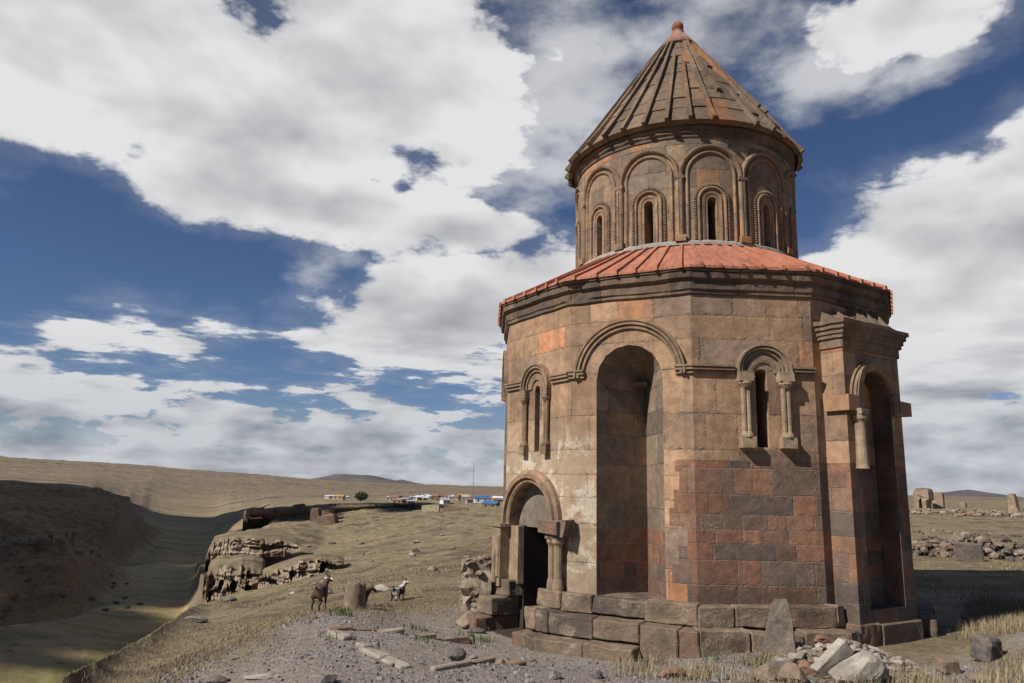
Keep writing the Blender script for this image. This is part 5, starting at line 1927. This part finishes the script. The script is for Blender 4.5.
blades('green_weeds', M_GREEN, spots, 'low green weeds sprouting in the gravel and grass', 'weeds', .05, .17, .010, 8, .13)

# ------------------------------------------------------------------ low rubble wall behind, right
def stone_run(name, pts, n, hmax, smin, smax, mat, label, cat, seed, wid=.8, kind='stuff'):
    bm = bmesh.new()
    r = random.Random(seed)
    P = [Vector((*bd(b_, d_), 0)) for b_, d_ in pts]
    for k in range(n):
        q = r.uniform(0, len(P) - 1.001)
        i = int(q)
        c = P[i].lerp(P[i + 1], q - i)
        o = r.gauss(0, wid * .4)
        t_ = (P[i + 1] - P[i]).normalized()
        x, y = c.x - t_.y * o, c.y + t_.x * o
        hm = hmax * (.6 + .5 * noise.noise((q * 2.2, seed, 0)) + .25) * max(0, 1 - abs(o) / wid)
        z = gz(x, y) + r.random() * max(hm, 0)
        s = r.uniform(smin, smax)
        mt = Matrix.Translation((x, y, z)) @ Matrix.Rotation(r.uniform(0, 6), 4, 'Z') @ Matrix.Rotation(r.uniform(-.4, .4), 4, 'X') @ Matrix.Diagonal((s * r.uniform(.9, 1.6), s, s * r.uniform(.5, .9), 1))
        rock_bm(bm, mt, 2000 + seed * 400 + k, 1, .6)
    me = bpy.data.meshes.new(name)
    bm.to_mesh(me)
    bm.free()
    me.materials.append(mat)
    tag(link(me, name), label, cat, kind=kind)


M_RWALL = stone('field_rubble', [(.20, .155, .112), (.14, .11, .082), (.25, .20, .15), (.17, .13, .095), (.10, .082, .068), (.21, .14, .098)], scale=1.2, crust=(.36, .31, .25), crust_amt=.35)
stone_run('rubble_wall', [(25, 40.5), (29, 39.5), (33, 39), (37, 39), (41, 40)], 900, .95, .10, .27, M_RWALL, 'long low wall of tumbled brown stones behind the church at right', 'wall', 3, 1.1)
stone_run('rubble_field', [(26, 118), (30, 112), (34, 112), (40, 120)], 330, .6, .12, .45, stone('pale_field_rubble', [(.28, .225, .165), (.22, .165, .12), (.32, .265, .20), (.24, .155, .11), (.18, .14, .11)], scale=.6, crust_amt=.2), 'pale field of collapsed masonry in the distance at right', 'rubble', 4, 9)
stone_run('rubble_field', [(27, 64), (32, 60), (38, 62)], 60, .15, .08, .25, M_RWALL, 'scattered stones on the open ground behind the low wall', 'stones', 5, 6)

# distant ruins on the right
M_RUIN = stone('ruin_tuff', [(.27, .195, .13), (.31, .23, .155), (.215, .155, .108)], scale=.5, island=False, crust=(.42, .35, .26), crust_amt=.5, bumpd=.2)


def ruin(name, outlines, bearing, d, thick, rz, label, cat, hole=None, mat=M_RUIN, k=1.0):
    """a broken wall standing up: a ragged outline (x, z) with real thickness, optionally pierced"""
    outlines = [(x * k, z * k) for x, z in outlines]
    thick *= k
    root = at(bearing, d)
    a = radians(bearing) + rz
    ux = Vector((cos(a), -sin(a), 0))
    uy = Vector((sin(a), cos(a), 0))
    from mathutils.geometry import tessellate_polygon
    V, F = [], []
    loops = [[(x, z) for x, z in outlines]]
    if hole: loops.append(list(hole))
    pts = [p_ for l in loops for p_ in l]
    tri = tessellate_polygon([[Vector((x, z, 0)) for x, z in l] for l in loops])
    n = len(pts)
    for o in (-thick / 2, thick / 2):
        for i, (x, z) in enumerate(pts):
            j = noise.noise((x * 1.3, z * 1.3, o)) * thick * .25
            q = ux * x + uy * (o + j)
            V.append((q.x, q.y, z))
    F += [tuple(t_) for t_ in tri] + [tuple(i + n for i in reversed(t_)) for t_ in tri]
    k0 = 0
    for l in loops:
        m_ = len(l)
        for i in range(m_):
            p0, p1 = k0 + i, k0 + (i + 1) % m_
            F.append((p0, p1, p1 + n, p0 + n))
        k0 += m_
    me = bpy.data.meshes.new(name)
    me.from_pydata(V, [], F)
    me.materials.append(mat)
    o = link(me, name)
    o.location = (root.x, root.y, root.z - .3)
    tag(o, label, cat)
    return o


ruin('ruined_arch', [(-2.3, 0), (-2.2, 2.6), (-2.5, 3.6), (-1.9, 4.7), (-.8, 4.9), (.4, 4.8), (.8, 4.6), (1.0, 4.0), (1.1, 2.6), (.9, 2.2), (.45, 2.3), (.25, 1.2), (.3, 0), (-.5, 0), (-.55, 1.6), (-.8, 2.8), (-1.2, 2.2), (-1.35, 0)],
     29.0, 138, 2.2, .5, 'tall broken stone arch standing in the distant ruins just right of the church', 'ruin', k=0.72)
ruin('ruined_wall', [(-1.0, 0), (-.95, 3.6), (-.5, 4.4), (.9, 4.5), (1.3, 4.1), (1.35, 3.0), (1.3, 0)], 29.62, 142, 1.8, .2, 'blunt square ruin fragment beside the broken arch', 'ruin', k=0.66)
ruin('ruined_pillar', [(-.9, 0), (-.75, 2.2), (-.85, 4.0), (-.3, 4.6), (.5, 4.5), (.75, 3.4), (.9, 1.5), (1.3, 0)], 33.75, 132, 1.5, .4, 'lone tapering ruin pillar at the right edge of the view', 'ruin', k=0.62)
ruin('ruined_wall', [(-1.2, 0), (-1.1, 1.8), (.2, 2.4), (1.5, 2.1), (3, 1.2), (4, 0)], 34.6, 134, 1.6, .3, 'low broken wall just right of the lone ruin pillar', 'ruin', k=0.60)
ruin('ruined_wall', [(-.8, 0), (-.75, 2.0), (0, 2.3), (.7, 1.9), (.8, 0)], 31.05, 165, 1.4, .3, 'small dark ruin stump on the distant skyline at right', 'ruin', k=0.60)

# red ruined wall on the ridge, and tan ruin behind it
M_RRUIN = stone('red_ruin_stone', [(.21, .135, .09), (.15, .10, .07), (.26, .175, .12)], scale=1.2, island=False, crust=(.36, .27, .19), crust_amt=.4, bumpd=.2)
ruin('ruined_wall', [(-2.0, 0), (-2.0, 2.1), (-1.7, 2.6), (-.7, 2.6), (-.6, 1.5), (-.2, 1.4), (-.1, 2.4), (1.2, 2.5), (1.4, 1.9), (2.0, 1.6), (2.3, 0)], -13.6, 125, 1.8, .35, 'red broken masonry stub at the left end of the rocks on the grassy ridge', 'ruin', mat=M_RRUIN)
M_TANR = stone('tan_ruin_stone', [(.36, .285, .185), (.40, .32, .21)], scale=.3, island=False, crust=(.45, .38, .28), crust_amt=.4)
ruin('ruined_wall', [(-3.6, 0), (-3.6, 2.2), (-2.6, 3.2), (-1.8, 2.2), (-.6, 1.6), (1.2, 1.4), (2.2, .8), (2.6, 0)], -8.05, 268, 2.4, .2, 'jagged tan ruin wall on the plateau behind the ridge', 'ruin', mat=M_TANR)
ruin('ruined_wall', [(-3.2, 0), (-3.2, 4.0), (-1.0, 4.3), (2.6, 4.4), (2.8, 0)], -5.75, 264, 3, .2, 'square tan ruin block right of the jagged tan wall', 'ruin', mat=M_TANR)
ruin('ruined_wall', [(-4.0, 0), (-4.0, 2.6), (0, 3.0), (4.5, 2.2), (5, 0)], -4.0, 268, 2, .2, 'long brown ruin wall right of the square tan block', 'ruin', mat=M_RRUIN)

# ------------------------------------------------------------------ village far beyond the gorge
def flat_mat(name, c, rough=.85):
    m, t, b = mat_new(name, rough)
    pos = t.new('ShaderNodeNewGeometry').outputs['Position']
    n = t.rng(t.noise(pos, scale=.8, detail=5, rough=.65), .25, .75, .75, 1.2)
    t.put(b.inputs['Base Color'], t.mix(1.0, c, t.xyz(n, n, n), 'MULTIPLY'))
    return m


W_WHITE, W_TAN, W_BROWN, W_GREY = flat_mat('white_plaster', (.62, .61, .58)), flat_mat('tan_plaster', (.42, .33, .23)), flat_mat('brown_wall', (.20, .145, .105)), flat_mat('grey_wall', (.33, .32, .31))
R_BLUE, R_GREY, R_RUST, R_TIN, R_ORNG = flat_mat('blue_sheet_roof', (.05, .13, .28), .6), flat_mat('grey_sheet_roof', (.34, .35, .37), .6), flat_mat('rusty_roof', (.24, .13, .085)), flat_mat('pale_tin_roof', (.60, .63, .68), .5), flat_mat('ochre_roof', (.45, .27, .09))
W_WIN = flat_mat('dark_window', (.03, .03, .035), .3)


def house(bearing, d, w, dep, h, rh, wall, roof, label, group=None):
    p = at(bearing, d)
    r = empty('village_house', (p.x, p.y, p.z - .3))
    r.rotation_euler = (0, 0, -radians(bearing) + rng.uniform(-.5, .5))
    M_ = lambda u, z, o: Vector((u, o, z))
    a = MB()
    a.box(M_, -w / 2, w / 2, -dep / 2, dep / 2, 0, h)
    wl = a.build('wall', wall, r)
    f = MB()
    e = .35
    A, B, C_, D_ = (-w / 2 - e, -dep / 2 - e, h - .05), (w / 2 + e, -dep / 2 - e, h - .05), (w / 2 + e, dep / 2 + e, h - .05), (-w / 2 - e, dep / 2 + e, h - .05)
    R0, R1 = (-w / 2 - e, 0, h + rh), (w / 2 + e, 0, h + rh)
    f.face([A, B, R1, R0]); f.face([C_, D_, R0, R1]); f.face([B, C_, R1]); f.face([D_, A, R0]); f.face([A, D_, C_, B])
    f.build('roof', roof, r)
    for k in range(2):
        q = MB()
        u = -w * .25 + k * w * .5
        q.box(M_, u - .5, u + .5, -dep / 2 - .06, -dep / 2 + .05, h * .35, h * .75)
        q.build('window', W_WIN, wl)
    tag(r, label, 'house', group)


vg = random.Random(17)
GRP = 'small houses of the far village'
LB = 'small village house among others on the plateau skyline'
for k in range(44):
    px = -8.8 + k * .19 + vg.uniform(-.08, .08)
    dd = vg.uniform(470, 640)
    house(px, dd, vg.uniform(3.2, 6.5), vg.uniform(3.5, 6), vg.uniform(2.0, 3.4), vg.uniform(.6, 1.3), vg.choice([W_WHITE, W_TAN, W_BROWN, W_GREY, W_TAN]), vg.choice([R_GREY, R_RUST, R_TIN, R_RUST, R_GREY, R_RUST]), LB, GRP)
for k in range(4):
    house(-13.4 + k * .42, 700, 4.5, 5, 2.6, .7, W_WHITE, R_TIN, 'white house at the far left end of the village', 'white houses at the left end of the village')
house(-12.6, 560, 7, 7, 2.5, 1, W_TAN, R_ORNG, 'low ochre-roofed house left of the round tree', None)
house(-2.05, 480, 9, 7, 3, 1.6, W_WHITE, R_BLUE, 'house with a bright blue roof near the church edge, upper one')
house(-1.3, 420, 8, 7, 2.6, 1.6, W_BROWN, R_BLUE, 'nearest house with a bright blue roof beside the church edge')
house(-3.4, 560, 8, 6, 3, 1.2, W_TAN, R_ORNG, 'ochre-roofed house in the middle of the village')
house(-.7, 500, 8, 6, 3, 1.2, W_WHITE, R_TIN, 'white house right against the church edge')

# round tree by the village
tr = empty('tree', at(-11.0, 520, -.3))
tk = MB()
for k in range(8):
    a, c = 2 * pi * k / 8, 2 * pi * (k + 1) / 8
    tk.face([(.4 * cos(a), .4 * sin(a), 0), (.4 * cos(c), .4 * sin(c), 0), (.2 * cos(c), .2 * sin(c), 3), (.2 * cos(a), .2 * sin(a), 3)])
tk.build('trunk', W_BROWN, tr)
M_LEAF, t, b = mat_new('tree_leaves', .8)
t.put(b.inputs['Base Color'], t.ramp(t.new('ShaderNodeNewGeometry').outputs['Random Per Island'], [(0, (.035, .055, .02)), (.6, (.06, .085, .03)), (1, (.10, .115, .045))]))
cwn = MB()
lr2 = random.Random(5)
for k in range(1500):
    v = Vector((lr2.gauss(0, 1), lr2.gauss(0, 1), lr2.gauss(0, 1))).normalized() * (lr2.random() ** .4)
    v *= 1 + .25 * noise.noise(v * 2.5)
    c = Vector((v.x * 4.7, v.y * 4.0, 3.6 + v.z * 2.9))
    q = Vector((lr2.uniform(-1, 1), lr2.uniform(-1, 1), lr2.uniform(-1, 1))).normalized()
    s_ = q.orthogonal().normalized() * .38
    w_ = q.cross(s_).normalized() * .30
    cwn.face([c - s_, c - w_, c + s_, c + w_])
cwn.build('crown', M_LEAF, tr, merge=False)
tag(tr, 'round dark green tree at the near edge of the far village', 'tree')
# low bushes by it
# radio mast
rm = empty('radio_mast', at(-2.71, 760, -1))
mm = MB()
HM = 34.0
for k in range(3):
    a = 2 * pi * k / 3
    p0 = Vector((cos(a) * .55, sin(a) * .55, 0))
    Mx = lambda u, z, o: Vector((p0.x + u, p0.y + o, z))
    mm.box(Mx, -.10, .10, -.10, .10, 0, HM)
for k in range(17):
    z = 1 + 2 * k
    for i in range(3):
        a, c = 2 * pi * i / 3, 2 * pi * (i + 1) / 3
        p0, p1 = Vector((cos(a) * .55, sin(a) * .55, z)), Vector((cos(c) * .55, sin(c) * .55, z + 1.8))
        w_ = Vector((0, 0, .10))
        mm.face([p0 - w_, p1 - w_, p1 + w_, p0 + w_])
M_STEEL = flat_mat('mast_steel', (.20, .20, .21), .6)
mm.build('lattice', M_STEEL, rm)
an = MB()
an.box(lambda u, z, o: Vector((u, o, z)), -.06, .06, -.06, .06, HM, HM + 5)
an.build('antenna', M_STEEL, rm)
tag(rm, 'thin radio mast rising above the far village', 'mast')

# ------------------------------------------------------------------ broken column drum and three goats
sm = MB()
ns = 22
P = []
for (z, r_) in ((-.25, .245), (0, .24), (.18, .235), (.36, .232), (.48, .225), (.53, .20), (.50, .08), (.47, .0)):
    row = []
    for k in range(ns + 1):
        a = 2 * pi * (k % ns) / ns
        rr = r_ * (1 + .05 * noise.noise((cos(a) * 2, sin(a) * 2, z * 3)))
        zz_ = z + (.07 * noise.noise((cos(a) * 1.6, sin(a) * 1.6, 3)) if z > .3 else 0)
        row.append((rr * cos(a), rr * sin(a), zz_))
    P.append(row)
sm.grid(P, None, smooth=True)
so = sm.build('column_stump', ST_BROWN)
so.location = at(-11.03, 17.3)
tag(so, 'short broken column stump standing on the terrace edge', 'column stump')


def goat_mesh(turn, head_lift, mat):
    V = [(-.36, 0, .60), (-.12, 0, .57), (.12, 0, .56), (.34, 0, .60), (.45, 0, .72)]
    R = [.155, .180, .190, .170, .120]
    cn_, sn_ = cos(turn), sin(turn)
    def hd(x, z):
        return (.45 + x * cn_, x * sn_, .72 + z + head_lift * x)
    V += [hd(.09, .09), hd(.16, .14), hd(.25, .09), hd(.31, .04)]
    R += [.085, .080, .055, .036]
    E = [(0, 1), (1, 2), (2, 3), (3, 4), (4, 5), (5, 6), (6, 7), (7, 8)]
    def chain(start, pts):
        prev = start
        for (c, r_) in pts:
            V.append(c); R.append(r_)
            E.append((prev, len(V) - 1))
            prev = len(V) - 1
    chain(0, [((-.48, 0, .72), .030), ((-.53, 0, .82), .022)])
    for s in (-1, 1):
        chain(3, [((.34, .09 * s, .46), .070), ((.34, .095 * s, .28), .034), ((.335, .095 * s, .08), .024), ((.36, .095 * s, .012), .030)])
        chain(0, [((-.34, .10 * s, .48), .095), ((-.27, .11 * s, .36), .055), ((-.42, .105 * s, .24), .034), ((-.40, .105 * s, .08), .025), ((-.375, .105 * s, .012), .030)])
    me = bpy.data.meshes.new('goat_body')
    me.from_pydata(V, E, [])
    o = bpy.data.objects.new('tmp', me)
    COL.objects.link(o)
    sk = o.modifiers.new('skin', 'SKIN')
    for i, r_ in enumerate(R):
        me.skin_vertices[0].data[i].radius = (r_, r_)
    me.skin_vertices[0].data[0].use_root = True
    o.modifiers.new('sub', 'SUBSURF').levels = 2
    dg = bpy.context.evaluated_depsgraph_get()
    ev = o.evaluated_get(dg)
    m2 = bpy.data.meshes.new_from_object(ev, depsgraph=dg)
    bpy.data.objects.remove(o)
    m2.materials.clear()
    m2.materials.append(mat)
    for p_ in m2.polygons: p_.use_smooth = True
    return m2, Vector(hd(.16, .15)), Vector((cn_, sn_, 0))


def goat_mat(name, stops, blotch):
    m, t, b = mat_new(name, .9)
    pos = t.new('ShaderNodeTexCoord').outputs['Object']
    n = t.noise(pos, scale=blotch, detail=4, rough=.55)
    col = t.ramp(n, stops)
    f = t.rng(t.noise(pos, scale=60, detail=3), .3, .7, .7, 1.25)
    t.put(b.inputs['Base Color'], t.mix(1, col, t.xyz(f, f, f), 'MULTIPLY'))
    return m


M_HORN = flat_mat('goat_horn', (.12, .095, .075))
M_EARB, M_EARW = flat_mat('brown_goat_ear', (.14, .09, .055)), flat_mat('pale_goat_ear', (.5, .47, .42))
M_FACE = flat_mat('white_goat_face', (.60, .55, .47))


def goat(name, bearing, d, heading, turn, lift, mat, ear, label, scale=1.0, dz=0.0, blaze=False):
    me, hp, hdir = goat_mesh(turn, lift, mat)
    p = at(bearing, d, dz)
    o = link(me, name)
    o.location = p
    o.scale = (scale,) * 3
    o.rotation_euler = (0, 0, heading)
    side_ = Vector((-hdir.y, hdir.x, 0))
    for s in (-1, 1):
        h = MB()
        pts = [hp + side_ * .03 * s + Vector((0, 0, .05)) + hdir * .0, hp + side_ * .05 * s - hdir * .05 + Vector((0, 0, .13)), hp + side_ * .07 * s - hdir * .14 + Vector((0, 0, .16))]
        rr = [.022, .016, .004]
        rows = [[q + Vector((cos(2 * pi * k / 6), sin(2 * pi * k / 6), .2 * cos(2 * pi * k / 6))) * r_ for k in range(7)] for q, r_ in zip(pts, rr)]
        h.grid(rows, None, smooth=True)
        h.build('horn', M_HORN, o)
        e = MB()
        b0_ = hp + side_ * .06 * s + Vector((0, 0, .02)) - hdir * .01
        tip = b0_ + side_ * .15 * s + Vector((0, 0, -.03))
        up = Vector((0, 0, .035))
        fw_ = hdir * .012
        midp = (b0_ + tip) / 2
        e.face([b0_ - fw_, midp - up, tip, midp + up]); e.face([b0_ + fw_, midp + up, tip, midp - up])
        e.build('ear', ear, o, merge=False)
    tag(o, label, 'goat')
    return o


def hd_(bearing, th):
    """heading: th = 0 walks to the right across the view, +90 straight away from the viewer"""
    return -radians(bearing) + radians(th)


G_BROWN = goat_mat('brown_goat_hair', [(.35, (.035, .026, .02)), (.46, (.075, .05, .034)), (.56, (.17, .115, .07)), (.68, (.24, .17, .105))], 2.2)
G_DARK = goat_mat('dark_goat_hair', [(.35, (.03, .022, .018)), (.6, (.085, .052, .035))], 3)
G_PIED = goat_mat('pied_goat_hair', [(.47, (.022, .022, .023)), (.50, (.022, .022, .023)), (.52, (.55, .53, .49)), (.7, (.62, .6, .55))], 2.6)
goat('goat', -13.5, 16.2, hd_(-13, 76), -.6, .1, G_BROWN, M_EARW, 'brown goat with dark hindquarters walking up the terrace edge', .68)
goat('goat', -10.9, 18.2, hd_(-11, 20), -.2, -.5, G_DARK, M_EARB, 'dark brown goat half hidden behind the column stump', .62, -.12)
goat('goat', -7.95, 19.8, hd_(-8, 64), -.5, .15, G_PIED, M_EARW, 'black and white goat standing at the lip of the terrace', .58, -.10)
